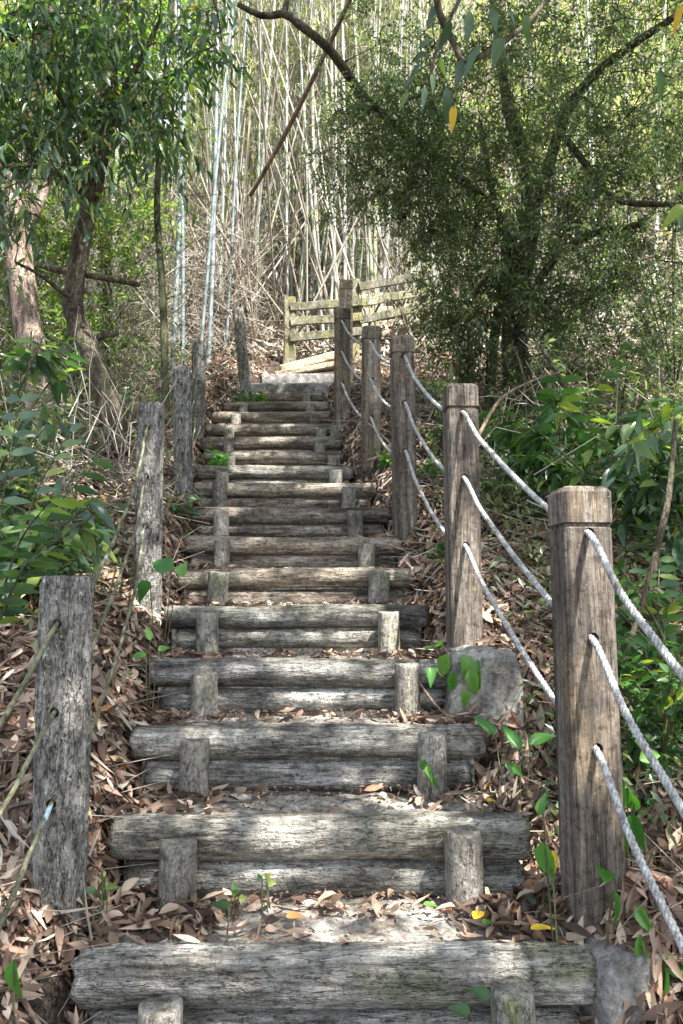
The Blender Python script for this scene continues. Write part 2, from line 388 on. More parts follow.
def stake_geo(x, y, zb, zt, r):
    zz = np.array([zb, zb + .5 * (zt - zb), zt - .03, zt - .012, zt - .004, zt]); rr = np.array([1.06, 1.0, .99, .985, .965, .92]) * r
    th = np.linspace(0, 2 * np.pi, 20, endpoint=False); n = len(zz)
    w = 1 + .02 * np.sin(3 * th + R.random() * 6) + .018 * np.sin(7 * th + R.random() * 6)
    lean = R.normal(0, .03, 2)
    V = np.stack([x + (rr[:, None] * w * np.cos(th)) + lean[0] * (zz - zb)[:, None], y + rr[:, None] * w * np.sin(th) + lean[1] * .4 * (zz - zb)[:, None],
                  zz[:, None] + .0 * th + (zz[:, None] > zt - .02) * .004 * np.sin(2 * th + 1)], -1).reshape(-1, 3)
    i, j = np.meshgrid(np.arange(n - 1), np.arange(20), indexing='ij'); jn = (j + 1) % 20
    Q = np.stack([i * 20 + j, i * 20 + jn, (i + 1) * 20 + jn, (i + 1) * 20 + j], -1).reshape(-1, 4)
    c = n * 20; V = np.vstack([V, V[(n - 1) * 20:n * 20].mean(0) + [0, 0, .002]]); k = np.arange(20)
    T = np.stack([np.full(20, c), (n - 1) * 20 + k, (n - 1) * 20 + (k + 1) % 20], 1)
    return V, Q, T

ORD = ['lowest', 'second', 'third', 'fourth', 'fifth', 'sixth', 'seventh', 'eighth', 'ninth', 'tenth', 'eleventh', 'twelfth', 'thirteenth', 'fourteenth', 'fifteenth', 'sixteenth']
STK = {0: [(161, 515, 1006, 990)], 1: [(178, 466, 842, 830)], 2: [(195, 431, 740, 733)], 3: [(205, 408, 674, 664)], 4: [(208, 389, 613, 612)],
       5: [(217, 378, 573, 573)], 6: [(222, 367, 540, 544)], 7: [(222, 356, 511, 511)], 8: [(221, 348, 482, 488)], 9: [(222, 336, 472, 470)],
       10: [(229, 334, 456, 456)], 11: [(229, 320, 441, 444)], 12: [(229, 322, 428, 430)], 13: [(236, 315, 415, 415)], 14: [(243, 310, 404, 404)], 15: [(256, 308, 395, 395)]}
DEC = ['grey log step cut by the bottom edge of the photo, with blue lichen patch', 'long log with mossy tinge beside the nearest left post',
       'grey log step just above the two lowest ones', 'beside the square concrete footing', 'log step with dappled sunlight below the second left post',
       'brown log step with sunny tread', 'log step halfway up', 'thin double log step', 'sunlit brown topped log step', 'narrower brown log step', 'brown log step with hidden right end',
       'pale ended log step', 'small log step', 'small log step far up', 'small far log step', 'topmost log step under the concrete ledges']
for s in [dict(k=-2, Y=Y0 - 2 * DEP, z=Z0 - 2 * RISE - .03, xa=-.74, xb=.66), dict(k=-1, Y=Y0 - DEP, z=STEPS[0]['z'] - RISE, xa=-.72, xb=.66)] + STEPS:
    k = s['k']; Y = s['Y']; z = s['z']; xa, xb = s['xa'], s['xb']
    nxt = STEPS[k + 1] if 0 <= k + 1 < len(STEPS) else None
    yn = nxt['Y'] if nxt else Y + DEP
    loc = ((xa + xb) / 2, Y, z - .19)
    if k < 16:
        lab = (ORD[k] + ' step, ' if 0 < k else '') + DEC[k] if k >= 0 else ['log step just below the photo, nearer the viewer', 'log step nearest below the photo'][k + 2]
        if k == 0: lab = 'lowest ' + DEC[0]
        t = empty('log_step', loc, lab, 'step', 'log steps climbing the hillside')
        r = .066 if k <= 0 else .062 if k == 1 else .056 if k < 4 else .050
        g = Geo(); g.add(*log_geo(xa, xb, Y + r * .2, z - r, r, 100 + k))
        mat = 'log_moss' if k in (1, 4, 9) else 'log' if k < 4 else 'log_tan'
        g.build('upper_log', mat, t, loc)
        rl = .056 if k < 3 else .050
        g = Geo(); g.add(*log_geo(xa + .03 + .03 * R.random(), xb - .02 - .03 * R.random(), Y + .028, z - 2 * r - rl * .92, rl, 200 + k))
        g.build('lower_log', mat, t, loc)
        rs = .050 if k < 6 else .046
        ysk = Y + r * .2 - r - rs - .002
        if k in STK:
            x1, x2, ty1, ty2 = STK[k][0]
            tops = [(at(x1, ty1, ysk)), (at(x2, ty2, ysk))]
        else: tops = [np.array([xa + .22, ysk, z - .03]), np.array([xb - .15, ysk, z - .03])]
        for p in tops:
            zt = min(max(p[2], z - .07), z + .005)
            g = Geo(); g.add(*stake_geo(p[0], ysk, z - .25, zt, rs * R.uniform(.94, 1.05))); g.build('stake', 'stake', t, loc)
    else:
        t = empty('concrete_ledge', loc, ['lower plain concrete ledge above the topmost log step', 'upper concrete ledge below the wooden plank'][k - 16], 'step', 'concrete ledges at the top of the stairs')
        g = Geo(); a, b = xa, xb
        from_z = z - .22
        V = []; n = 30
        for q in range(n):
            x = a + (b - a) * q / (n - 1); w = .006 * math.sin(q * 1.7) + .004 * math.sin(q * 3.1)
            V += [(x, Y + w, from_z), (x, Y - .01 + w, z - .02), (x, Y + .012 + w, z + w * .5), (x, Y + .14, z + w * .5), (x, Y + .14, from_z)]
        Qd = [(q * 5 + c, q * 5 + (c + 1) % 5, q * 5 + 5 + (c + 1) % 5, q * 5 + 5 + c) for q in range(n - 1) for c in range(5)]
        g.add(V, Qd); V2 = np.array(V)
        g.add(V2[:5], None, [(0, 1, 2), (0, 2, 3), (0, 3, 4)]); g.add(V2[-5:], None, [(0, 2, 1), (0, 3, 2), (0, 4, 3)])
        g.build('riser', 'concrete', t, loc)
    # tread: lumpy concrete slab behind the log
    nxg, nyg = 50, 14
    gx = np.linspace(xa + .03, xb - .03, nxg); gy = np.linspace(Y + (.01 if k < 16 else .1), yn + .06, nyg)
    GX, GY = np.meshgrid(gx, gy)
    e = np.minimum((GX - gx[0]), (gx[-1] - GX))
    GZ = z - .012 - .03 * np.exp(-e / .03) + .004 * np.sin(23 * GX + 9 * GY + k) + .004 * np.sin(31 * GY + 7 * GX) + .003 * np.sin(57 * GX - 41 * GY)
    GZ += -.022 * np.clip((GY - Y) / DEP, 0, 1)
    top = np.stack([GX, GY, GZ], -1).reshape(-1, 3)
    i, j = np.meshgrid(np.arange(nyg - 1), np.arange(nxg - 1), indexing='ij')
    Qt = np.stack([i * nxg + j, i * nxg + j + 1, (i + 1) * nxg + j + 1, (i + 1) * nxg + j], -1).reshape(-1, 4)
    g = Geo(); g.add(top, Qt)
    # side skirts
    for col_ in (0, nxg - 1):
        ed = top.reshape(nyg, nxg, 3)[:, col_]; lo = ed - [0, 0, .2]
        g.add(np.concatenate([ed, lo]), [(q, q + 1, nyg + q + 1, nyg + q) for q in range(nyg - 1)])
    ed = top.reshape(nyg, nxg, 3)[0]; lo = ed - [0, 0, .22]
    g.add(np.concatenate([ed, lo]), [(q, q + 1, nxg + q + 1, nxg + q) for q in range(nxg - 1)])
    g.build('tread', 'tread', t, loc)

def surf(x, y):
    """height of whatever one would step on"""
    z = G(x, y)
    for s in [dict(Y=Y0 - DEP, z=STEPS[0]['z'] - RISE, xa=-.72, xb=.66, k=-1)] + STEPS:
        yn = s['Y'] + DEP
        inside = (y > s['Y'] - .0) & (y <= yn) & (x > s['xa'] + .02) & (x < s['xb'] - .02)
        z = np.where(inside, s['z'] - .008, z)
    return z

# ------------------------------------------------------------------ right-hand posts and white ropes
def sq_ring(h, c, z, cx=0, cy=0):
    return [(cx + a, cy + b, z) for a, b in ((h - c, -h), (h, -h + c), (h, h - c), (h - c, h), (-h + c, h), (-h, h - c), (-h, -h + c), (-h + c, -h))]
def ring_stack(rings):
    V = np.array([p for r in rings for p in r]); m = len(rings[0]); n = len(rings)
    Q = [(i * m + j, i * m + (j + 1) % m, (i + 1) * m + (j + 1) % m, (i + 1) * m + j) for i in range(n - 1) for j in range(m)]
    V = np.vstack([V, np.mean(rings[0], 0), np.mean(rings[-1], 0)]); c = n * m
    T = [(c, (j + 1) % m, j) for j in range(m)] + [(c + 1, (n - 1) * m + j, (n - 1) * m + (j + 1) % m) for j in range(m)]
    return V, Q, T

def drill(o, holes, r, axis_len=.3):
    """bore real rope holes (front to back) through a post"""
    g = Geo()
    for hx, hz in holes: g.add(*tube([(hx, -axis_len, hz), (hx, axis_len, hz)], r, 14))
    cut = g.build('cutter', 'hole', None); cut.parent = o.parent
    bpy.context.view_layer.update()
    md = o.modifiers.new('b', 'BOOLEAN'); md.object = cut; md.operation = 'DIFFERENCE'; md.solver = 'EXACT'; md.material_mode = 'TRANSFER'
    o.data.materials.append(M['hole']) if False else None
    dg = bpy.context.evaluated_depsgraph_get()
    me = bpy.data.meshes.new_from_object(o.evaluated_get(dg)); o.modifiers.clear()
    if len(me.polygons) > 8: o.data = me
    bpy.data.objects.remove(cut)

POSTS = [  # px centre, py top, depth Y, base z
    (587, 485, 1.97), (462.5, 382, 3.02), (404.5, 335, 4.15), (370.5, 325, 5.15), (342, 307, 6.2), (346, 279, 7.35)]
PLAB = ['tallest looking brown square post nearest the viewer on the right', 'brown square post with a sunlit streak, standing over the concrete footing',
        'third brown square rope post counted from the viewer', 'fourth square rope post, half way up the stairs', 'fifth square rope post, dark, on a small concrete footing',
        'sixth square post with a pale sunlit cap beside the mossy fence']
pinfo = []
for n_, (px, py, Y) in enumerate([(None, None, .88)] + POSTS):
    if px is None: x, zt, zb = .72, -.33, -1.42
    else:
        p = at(px, py, Y - .06); x, zt = p[0], p[2]; zb = float(G(x, Y)) - .12
    pinfo.append((x, Y, zt))
    lab = PLAB[n_ - 1] if n_ else 'square brown rope post just outside the photo, nearest the camera'
    t = empty('rope_post', (x, Y, zb), lab, 'post', 'square brown rope posts along the right side of the stairs')
    t.rotation_euler = (random.uniform(-.012, .012), random.uniform(-.01, .01), random.uniform(.04, .12))
    H = zt - zb; hw = .0635
    rings = [sq_ring(hw * 1.0, .008, z) for z in np.linspace(0, H - .118, 10)] + [sq_ring(hw, .008, H - .112), sq_ring(hw - .006, .008, H - .107), sq_ring(hw - .006, .008, H - .1)]
    g = Geo(); g.add(*ring_stack(rings)); sh = g.build('shaft', 'post' if n_ < 6 else 'pale_wood', t, smooth=False)  # farthest post is pale: sunlight on it put into the colour
    capr = [sq_ring(hw - .005, .008, H - .1), sq_ring(hw + .002, .009, H - .097), sq_ring(hw + .002, .009, H - .016), sq_ring(hw - .004, .009, H - .005), sq_ring(hw - .012, .008, H)]
    g = Geo(); g.add(*ring_stack(capr)); g.build('cap', 'post' if n_ < 6 else 'pale_wood', t, smooth=False)
    if 1 <= n_ <= 5: drill(sh, [(0, H - q) for q in (.125, .395, .67)], .0145)

def twisted(path, Rr, strands=4, lay=.062, sides=5, step=.006):
    path = smooth_path(path, max(20, len(path) * 12))
    seg = np.linalg.norm(np.diff(path, axis=0), axis=1); s = np.concatenate([[0], np.cumsum(seg)])
    n = int(s[-1] / step); ss = np.linspace(0, s[-1], n)
    P = np.stack([np.interp(ss, s, path[:, c]) for c in range(3)], 1)
    T = norm(np.gradient(P, axis=0)); A = norm(np.cross(T, [0, 0, 1.])); B = np.cross(T, A); g = Geo()
    for k in range(strands):
        a = 2 * np.pi * (k / strands + ss / lay)
        C = P + (A * np.cos(a)[:, None] + B * np.sin(a)[:, None]) * Rr * .46
        g.add(*tube(C, Rr * .54, sides))
    return g

for q, (dz, name) in enumerate(((.128, 'top'), (.398, 'middle'), (.673, 'bottom'))):
    pts = []
    for a in range(len(pinfo) - 2, -1, -1):      # from the far post down to the near one
        x0, y0, z0 = pinfo[a + 1]; x1, y1, z1 = pinfo[a]
        A = np.array([x0, y0, z0 - dz]); B = np.array([x1, y1, z1 - dz])
        sag = [.05, .025, .06, .06, .05, .07][a] * (1 + .15 * q)
        f = (B - A); pts.append(A + [0, .07, 0]); pts.append(A + [0, -.07, -.002])
        for tt in (.2, .35, .5, .65, .8, .9):
            pts.append(A + f * tt - [0, 0, 4 * sag * tt * (1 - tt) * (1 + .5 * (tt - .5))])
    pts.append(np.array(pinfo[0]) + [0, 0, -dz])
    g = twisted(np.array(pts), .0098)
    o = g.build('rope', 'rope')
    tag(o, name + ' pale grey twisted rope threaded through the brown posts', 'rope', 'twisted ropes along the right side')

# ------------------------------------------------------------------ left-hand round posts and old ropes
LP = [((68, 576), (58, 893), 2.0, .068), ((151.5, 404), (148, 570), 3.35, .060), ((182, 368), (184, 487), 4.7, .058), ((199.5, 342), (197, 428), 6.0, .056), ((238, 309), (250, 365), 7.2, .056)]
LL = ['nearest round grey bark textured post at the left, with rope holes', 'second round post on the left, its left side sunlit', 'third round left post, dark, nearly touching the fourth',
      'fourth round left post, partly behind the third', 'topmost round left post, leaning to the left']
linfo = []
bases = [(np.array([-.86, .75, -.55]), np.array([-.84, .75, -1.36]), .064)] + [(at(*a, Y), at(*b, Y), r) for a, b, Y, r in LP]
for n_, (tp, bs, r) in enumerate(bases):
    bs = bs.copy(); bs[2] = min(bs[2], float(G(bs[0], bs[1]))) - .08
    t = empty('round_post', bs, LL[n_ - 1] if n_ else 'round post outside the photo at the lower left', 'post', 'round bark textured posts along the left side of the stairs')
    v = tp - bs; n = 70; sd = 56; s = np.linspace(0, 1, n); th = np.linspace(0, 2 * np.pi, sd, endpoint=False)
    rr = np.full(n, r); rr[-1] *= .84; rr[-2] *= .95
    w = (1 + .03 * np.sin(9 * th + 2.5 * np.sin(9 * s[:, None] + n_)) + .022 * np.sin(17 * th + 2.4 * np.sin(14 * s[:, None] + 2)) + .015 * np.sin(3 * th + 5 * s[:, None])
         + .014 * R.standard_normal((n, sd)))
    P = v[None] * s[:, None]
    s2 = s.copy(); s2[-1] = 1; s2[-2] = 1 - .004 / max(v[2], .1); P = v[None] * s2[:, None]
    V = P[:, None] + np.stack([rr[:, None] * w * np.cos(th), rr[:, None] * w * np.sin(th), 0 * w], -1)
    V, Q_, T_ = ring_stack([list(map(tuple, row)) for row in V])
    g = Geo(); g.add(V, Q_, T_); o = g.build('shaft', 'bark_post', t)
    linfo.append((tp, v))
    if 1 <= n_ <= 4:
        drill(o, [(v[0] * (1 - q / v[2]), v[2] - q) for q in (.125, .35, .575)], .012)
for q, dz in enumerate((.125, .35, .575)):
    pts = []
    for a in range(5, 0, -1):
        A = linfo[a][0] - linfo[a][1] * dz / linfo[a][1][2]; B = linfo[a - 1][0] - linfo[a - 1][1] * dz / linfo[a - 1][1][2]
        pts += [A + [0, .06, 0], A + [0, -.065, 0]]
        for tt in (.25, .5, .75): pts.append(A + (B - A) * tt - [0, 0, (.10, .07, .12)[q] * 4 * tt * (1 - tt)])
    pts.append(linfo[0][0] - [0, 0, dz])
    P = smooth_path(pts, 260); P += R.normal(0, .0012, P.shape)
    g = Geo(); g.add(*tube(P, .0062, 8, rough=.08)); o = g.build('old_rope', 'old_rope')
    tag(o, ('top', 'middle', 'bottom')[q] + ' thin weathered green brown cord through the round left posts', 'cord', 'weathered cords along the left side')

# ------------------------------------------------------------------ footings, landing plank and fences
def rock(name, c, size, label, cat, mat='concrete', taper=.8, n=14, rz=0, seed=1):
    rg = np.random.default_rng(seed); t = np.linspace(-1, 1, n); g = Geo(); faces = []
    for ax in range(3):
        for sgn in (-1, 1):
            U, W = np.meshgrid(t, t); P = np.zeros((n, n, 3)); a, b = [q for q in range(3) if q != ax]
            P[..., ax] = sgn; P[..., a] = U; P[..., b] = W; faces.append((P.reshape(-1, 3), ax, sgn))
    for P, ax, sgn in faces:
        q = P / (np.abs(P) ** 20).sum(1, keepdims=True) ** .05
        q = q * (1 + .03 * np.sin(5 * q[:, 0:1] + 3 * q[:, 1:2] + seed) + .025 * np.sin(8 * q[:, 2:3] + 4 * q[:, 0:1]) + .012 * np.sin(19 * q[:, 0:1] + 14 * q[:, 1:2] + 17 * q[:, 2:3]))
        k = 1 - (1 - taper) * (q[:, 2:3] + 1) / 2
        q = np.concatenate([q[:, :1] * k, q[:, 1:2] * k, q[:, 2:]], 1) * np.array(size) / 2
        i, j = np.meshgrid(np.arange(n - 1), np.arange(n - 1), indexing='ij')
        Q = np.stack([i * n + j, i * n + j + 1, (i + 1) * n + j + 1, (i + 1) * n + j], -1).reshape(-1, 4)
        g.add(q, Q)
    o = g.build(name, mat); o.location = [float(a) for a in c]; o.rotation_euler[2] = rz
    import bmesh
    bm = bmesh.new(); bm.from_mesh(o.data); bmesh.ops.remove_doubles(bm, verts=bm.verts, dist=.0004); bmesh.ops.recalc_face_normals(bm, faces=bm.faces); bm.to_mesh(o.data); bm.free()
    tag(o, label, cat, 'concrete footings under rope posts'); return o
p = at(486, 652, 2.73); rock('concrete_footing', (p[0] + .01, 2.91, p[2] - .23), (.31, .36, .46), 'weathered square concrete footing under the second rope post', 'footing', seed=3)
p = at(655, 960, 1.76); rock('concrete_footing', (p[0], 1.92, p[2] - .24), (.34, .34, .46), 'rough concrete footing at the lower right corner beside the nearest rope post', 'footing', seed=5, rz=.2)
p = at(343, 436, 6.15); rock('concrete_footing', (p[0], 6.2, p[2] - .02), (.22, .2, .22), 'small concrete footing under the fifth rope post', 'footing', seed=9, taper=.95)

def beam(g, A, B, w, h, up=(0, 0, 1), seg=6):
    """bevelled board from A to B: w across, h along 'up'"""
    A = np.array(A, float); B = np.array(B, float); d = norm(B - A); U = np.array(up, float); S = norm(np.cross(d, U)); U = np.cross(S, d)
    c = min(w, h) * .14; prof = [(w / 2 - c, -h / 2), (w / 2, -h / 2 + c), (w / 2, h / 2 - c), (w / 2 - c, h / 2), (-w / 2 + c, h / 2), (-w / 2, h / 2 - c), (-w / 2, -h / 2 + c), (-w / 2 + c, -h / 2)]
    rings = []
    for t in np.linspace(0, 1, seg):
        j = R.normal(0, .003, 3)
        rings.append([tuple(A + (B - A) * t + S * a + U * b + j) for a, b in prof])
    g.add(*ring_stack(rings))

def fence(name, label, posts, rails, mat_p, mat_r):
    loc = at(posts[0][0], posts[0][2], posts[0][3])
    t = empty(name, loc, label, 'fence')
    for px, ty, by, Y, w in posts:
        a, b = at(px, ty, Y), at(px, by, Y); b[2] -= .3; b[0] = a[0] + (b[0] - a[0]) * .2
        g = Geo(); beam(g, b, a, w, w, (0, 1, 0)); g.build('fence_post', mat_p, t, loc, smooth=False)
    for (x0, y0, Ya), (x1, y1, Yb) in rails:
        g = Geo(); beam(g, at(x0, y0, Ya), at(x1, y1, Yb), .04, .10); g.build('rail', mat_r, t, loc, smooth=False)
fence('wooden_fence', 'short mossy three rail fence closing the top of the stairs', [(290, 299, 365, 8.6, .15), (354.5, 281, 372, 8.75, .13)],
      [((290, 307, 8.52), (362, 302, 8.67)), ((290, 322, 8.52), (362, 317, 8.67)), ((290, 338, 8.52), (362, 331, 8.67))], 'mossy', 'mossy')
fence('wooden_fence', 'green mossy fence rising to the right behind the rope posts', [(424, 284, 345, 9.3, .12)],
      [((359, 287, 8.66), (428, 275, 9.2)), ((359, 303, 8.66), (428, 291, 9.2)), ((359, 320, 8.66), (428, 306, 9.2))], 'mossy', 'mossy')
fence('wooden_fence', 'pale unpainted fence seen between the mossy rails', [(365, 290, 345, 9.9, .14), (440, 280, 335, 10.4, .14)],
      [((362, 299, 9.8), (440, 291, 10.3)), ((362, 313, 9.8), (440, 304, 10.3)), ((362, 328, 9.8), (440, 316, 10.3))], 'mossy', 'pale_wood')
g = Geo(); beam(g, at(281, 371, 8.30), at(340, 356, 8.42), .16, .10); o = g.build('wooden_plank', 'pale_wood', smooth=False)
tag(o, 'pale sunlit plank slanting across the top of the stairs', 'plank', 'planks of the landing')
g = Geo(); beam(g, at(275, 376, 8.20), at(340, 364, 8.25), .12, .07); o = g.build('wooden_plank', 'pale_wood', smooth=False)
tag(o, 'lower pale plank directly above the concrete ledges', 'plank', 'planks of the landing')
g = Geo(); beam(g, at(366, 340, 9.3), at(430, 325, 9.6), .06, .12); o = g.build('wooden_plank', 'pale_wood', smooth=False)
tag(o, 'sunny kerb board at the foot of the mossy right fence', 'plank', 'planks of the landing')

# ------------------------------------------------------------------ vegetation
def sprays(gl, gt, C, Dd, nl, tl, L, W, st=ST3, droop=.3, fold=.3, curl=.15, twigr=.0018, spread=.9, rl=.25):
    """twiglets from points C along Dd, each carrying nl alternate leaves"""
    C = np.asarray(C); n = len(C); Dd = norm(Dd)
    tl = tl * R.uniform(.6, 1.3, n)
    E = C + Dd * tl[:, None] - np.array([0, 0, 1.]) * (tl * droop * .4)[:, None]
    if gt is not None: gt.add(*prisms(C, E, twigr, twigr * .4))
    s = (np.arange(nl) + .6) / nl
    P = C[:, None] * (1 - s[None, :, None]) + E[:, None] * s[None, :, None]
    D = norm(E - C)[:, None].repeat(nl, 1)
    side = norm(np.cross(D, np.array([0, 0, 1.]) + .5 * R.standard_normal((n, 1, 3))))
    sg = np.where(np.arange(nl) % 2 == 0, 1, -1)[None, :, None]
    LD = norm(D * .55 + side * sg * spread + R.standard_normal((n, nl, 3)) * .3 - np.array([0, 0, droop]))
    N = norm(np.array([0, 0, 1.]) + R.standard_normal((n, nl, 3)) * .45)
    m = n * nl
    gl.add(*leaves(P.reshape(-1, 3), LD.reshape(-1, 3), N.reshape(-1, 3), L * R.uniform(1 - rl * 1.4, 1 + rl, m), W * R.uniform(1 - rl, 1 + rl, m), st, fold, curl))

def crown(limbs, blobs, leafp, m, per=5, maxd=2.5, flow=None):
    """twigs from the nearest limb to clusters in the blobs, each cluster a few leafy twiglets"""
    gl, gt = Geo(), Geo(); LP_ = np.concatenate(limbs)
    for c, rad, n in blobs:
        c = np.asarray(c, float); u = rdir(n) * (R.random((n, 1)) ** .45); K = c + u * np.asarray(rad)
        dl = ((K[:, None] - LP_[None]) ** 2).sum(-1); K = K[dl.min(1).argsort()]
        pool = np.concatenate([LP_, K]); o = np.zeros_like(K)
        for i in range(n):                       # each cluster grows from the nearest limb or earlier twig
            cand = pool[:len(LP_) + i]; o[i] = cand[((cand - K[i]) ** 2).sum(1).argmin()]
        mid = (K + o) / 2 + R.normal(0, .03, K.shape) + np.array([0, 0, .03])
        gt.add(*prisms(o, mid, .0055, .004)); gt.add(*prisms(mid, K, .004, .0025))
        base = norm(K - o + 1e-3)
        for _ in range(per):
            dd = norm(base * .5 + rdir(len(K)) * .9)
            if flow is not None: dd = norm(dd + np.asarray(flow))
            sprays(gl, gt, K + R.normal(0, .04, K.shape), dd, m, **leafp)
    return gl, gt

def tree(name, label, trunk, rad, branches, blobs, leafp, m=7, per=5, bark='bark_dark', leaf='leaf_dark', group=None, sides=14, flow=None, crownlist=None):
    loc = np.array(trunk[0], float)
    t = empty(name, loc, label, 'tree', group)
    g = Geo(); P = smooth_path(trunk, 40); g.add(*tube(P, rad, sides, rough=.06)); limbs = [P]
    g.build('trunk', bark, t, loc)
    for bp, br in branches:
        P = smooth_path(bp, 24); g = Geo(); g.add(*tube(P, br, 8, rough=.06)); g.build('branch', bark, t, loc); limbs.append(P)
    if blobs:
        gl, gt = crown([l[len(l) // 3:] if i == 0 else l for i, l in enumerate(limbs)], blobs, leafp, m, per, flow=flow)
        c = gl.build('crown', leaf, t, loc); gt.build('twig_sprays', bark, t, loc)
    return t

# --- big fine-leaved tree on the right
Yt = 6.0
def a_(px, py, Y=Yt): return at(px, py, Y)
tr = [a_(512, 470), a_(517, 400), a_(514, 330), a_(522, 262), a_(530, 215), a_(528, 170), a_(512, 120, 6.1), a_(500, 60, 6.2), a_(490, -30, 6.3)]
br = [([a_(530, 215), a_(545, 180, 5.9), a_(560, 130, 5.7), a_(585, 85, 5.5), a_(625, 50, 5.3), a_(670, 20, 5.1), a_(730, -20, 5)], [.055, .02]),
      ([a_(520, 290), a_(500, 220, 6.2), a_(470, 190, 6.3), a_(440, 160, 6.4), a_(400, 130, 6.3), a_(365, 100, 6.0), a_(345, 70, 5.8), a_(325, 45, 5.6), a_(300, 25, 5.5), a_(284, 14, 5.5), a_(262, 16, 5.5), a_(238, 4, 5.4)], [.055, .045, .04, .035, .02]),
      ([a_(284, 14, 5.5), a_(287, 0, 5.5), a_(290, -30, 5.5)], [.028, .02]),
      ([a_(560, 130, 5.7), a_(590, 170, 5.4), a_(620, 200, 5.2), a_(683, 205, 5.0)], [.03, .02]),
      ([a_(488, 440, 6.1), a_(492, 360, 6.2), a_(500, 300, 6.2), a_(505, 240, 6.2), a_(492, 190, 6.2), a_(480, 120, 6.2)], [.05, .04, .02]),
      ([a_(520, 320), a_(548, 268, 5.8), a_(590, 235, 5.6), a_(640, 225, 5.4)], [.04, .02]),
      ([a_(455, 400, 5.6), a_(463, 330, 5.7), a_(478, 290, 5.7), a_(510, 250, 5.9)], [.02, .012])]
fine = dict(tl=.19, L=.044, W=.017, droop=.3)
blobs = [(a_(500, 60, 6.0), (1.1, .8, .75), 320), (a_(620, 60, 5.4), (.9, .8, .7), 260), (a_(400, 170, 6.1), (.55, .5, .55), 190), (a_(450, 110, 6.2), (.6, .5, .5), 150),
         (a_(450, 230, 5.9), (.3, .4, .45), 70), (a_(480, 190, 6.2), (.55, .6, .5), 120), (a_(600, 170, 5.4), (.8, .7, .5), 210), (a_(620, 270, 5.4), (.7, .6, .4), 120),
         (a_(495, 320, 5.9), (.4, .4, .5), 80), (a_(455, 330, 5.7), (.16, .3, .4), 45), (a_(560, 330, 5.7), (.55, .5, .45), 130), (a_(650, 320, 5.5), (.4, .4, .4), 60),
         (a_(365, 140, 5.9), (.3, .3, .3), 60), (a_(520, 400, 5.9), (.4, .4, .25), 40), (a_(660, 150, 5.3), (.5, .5, .5), 110), (a_(470, 270, 5.7), (.35, .4, .5), 110), (a_(560, 240, 5.5), (.5, .4, .5), 120), (a_(600, 380, 5.4), (.5, .4, .25), 60), (a_(420, 190, 5.9), (.3, .4, .3), 70)]
blobs = [(c, (rd[0] * 1.45, rd[1] * 1.3, rd[2] * 1.35), int(n * .74)) for c, rd, n in blobs]
tree('broadleaf_tree', 'large dark trunked tree with fine small leaves filling the upper right', tr, [.125, .11, .10, .075, .05, .025], br, blobs, fine, 8, 5, leaf='leaf_fine')

# --- left tree, curved trunk with drooping dark leaves
Yl = 4.6
b_ = lambda px, py, Y=Yl: at(px, py, Y)
tr = [b_(122, 455), b_(112, 415), b_(96, 365), b_(76, 318), b_(74, 290), b_(82, 240), b_(90, 200), b_(100, 160), b_(104, 120), b_(112, 60), b_(118, 0), b_(122, -60)]
br = [([b_(100, 160), b_(70, 110, 4.4), b_(35, 60, 4.2), b_(-10, 20, 4)], [.03, .014]), ([b_(104, 120), b_(135, 70, 4.5), b_(160, 20, 4.5)], [.025, .012]),
      ([b_(90, 200), b_(60, 175, 4.3), b_(25, 165, 4.1), b_(-10, 170, 4)], [.022, .01]), ([b_(104, 130), b_(130, 110, 4.4), b_(150, 100, 4.3)], [.018, .01]),
      ([b_(76, 300), b_(62, 292, 4.5), b_(40, 275, 4.4), b_(15, 262, 4.3)], [.018, .008])]
lanc = dict(tl=.26, L=.095, W=.025, st=ST4, droop=.75, curl=.3)
blobs = [(b_(60, 30, 4.3), (.75, .5, .45), 85), (b_(60, 120, 4.3), (.5, .4, .40), 75), (b_(20, 110, 4.2), (.4, .4, .45), 50), (b_(135, 120, 4.4), (.22, .3, .3), 26), (b_(140, 30, 4.5), (.28, .3, .3), 26),
         (b_(20, 190, 4.1), (.35, .3, .25), 30), (b_(0, 20, 4.0), (.5, .5, .4), 36)]
blobs = [(c, (rd[0] * 1.3, rd[1] * 1.3, rd[2] * 1.25), int(n * .74)) for c, rd, n in blobs]
tree('broadleaf_tree', 'curved trunk tree on the left with drooping dark narrow leaves', tr, [.080, .07, .062, .056, .05, .042, .03], br, blobs, lanc, 6, 3, leaf='leaf_dark')

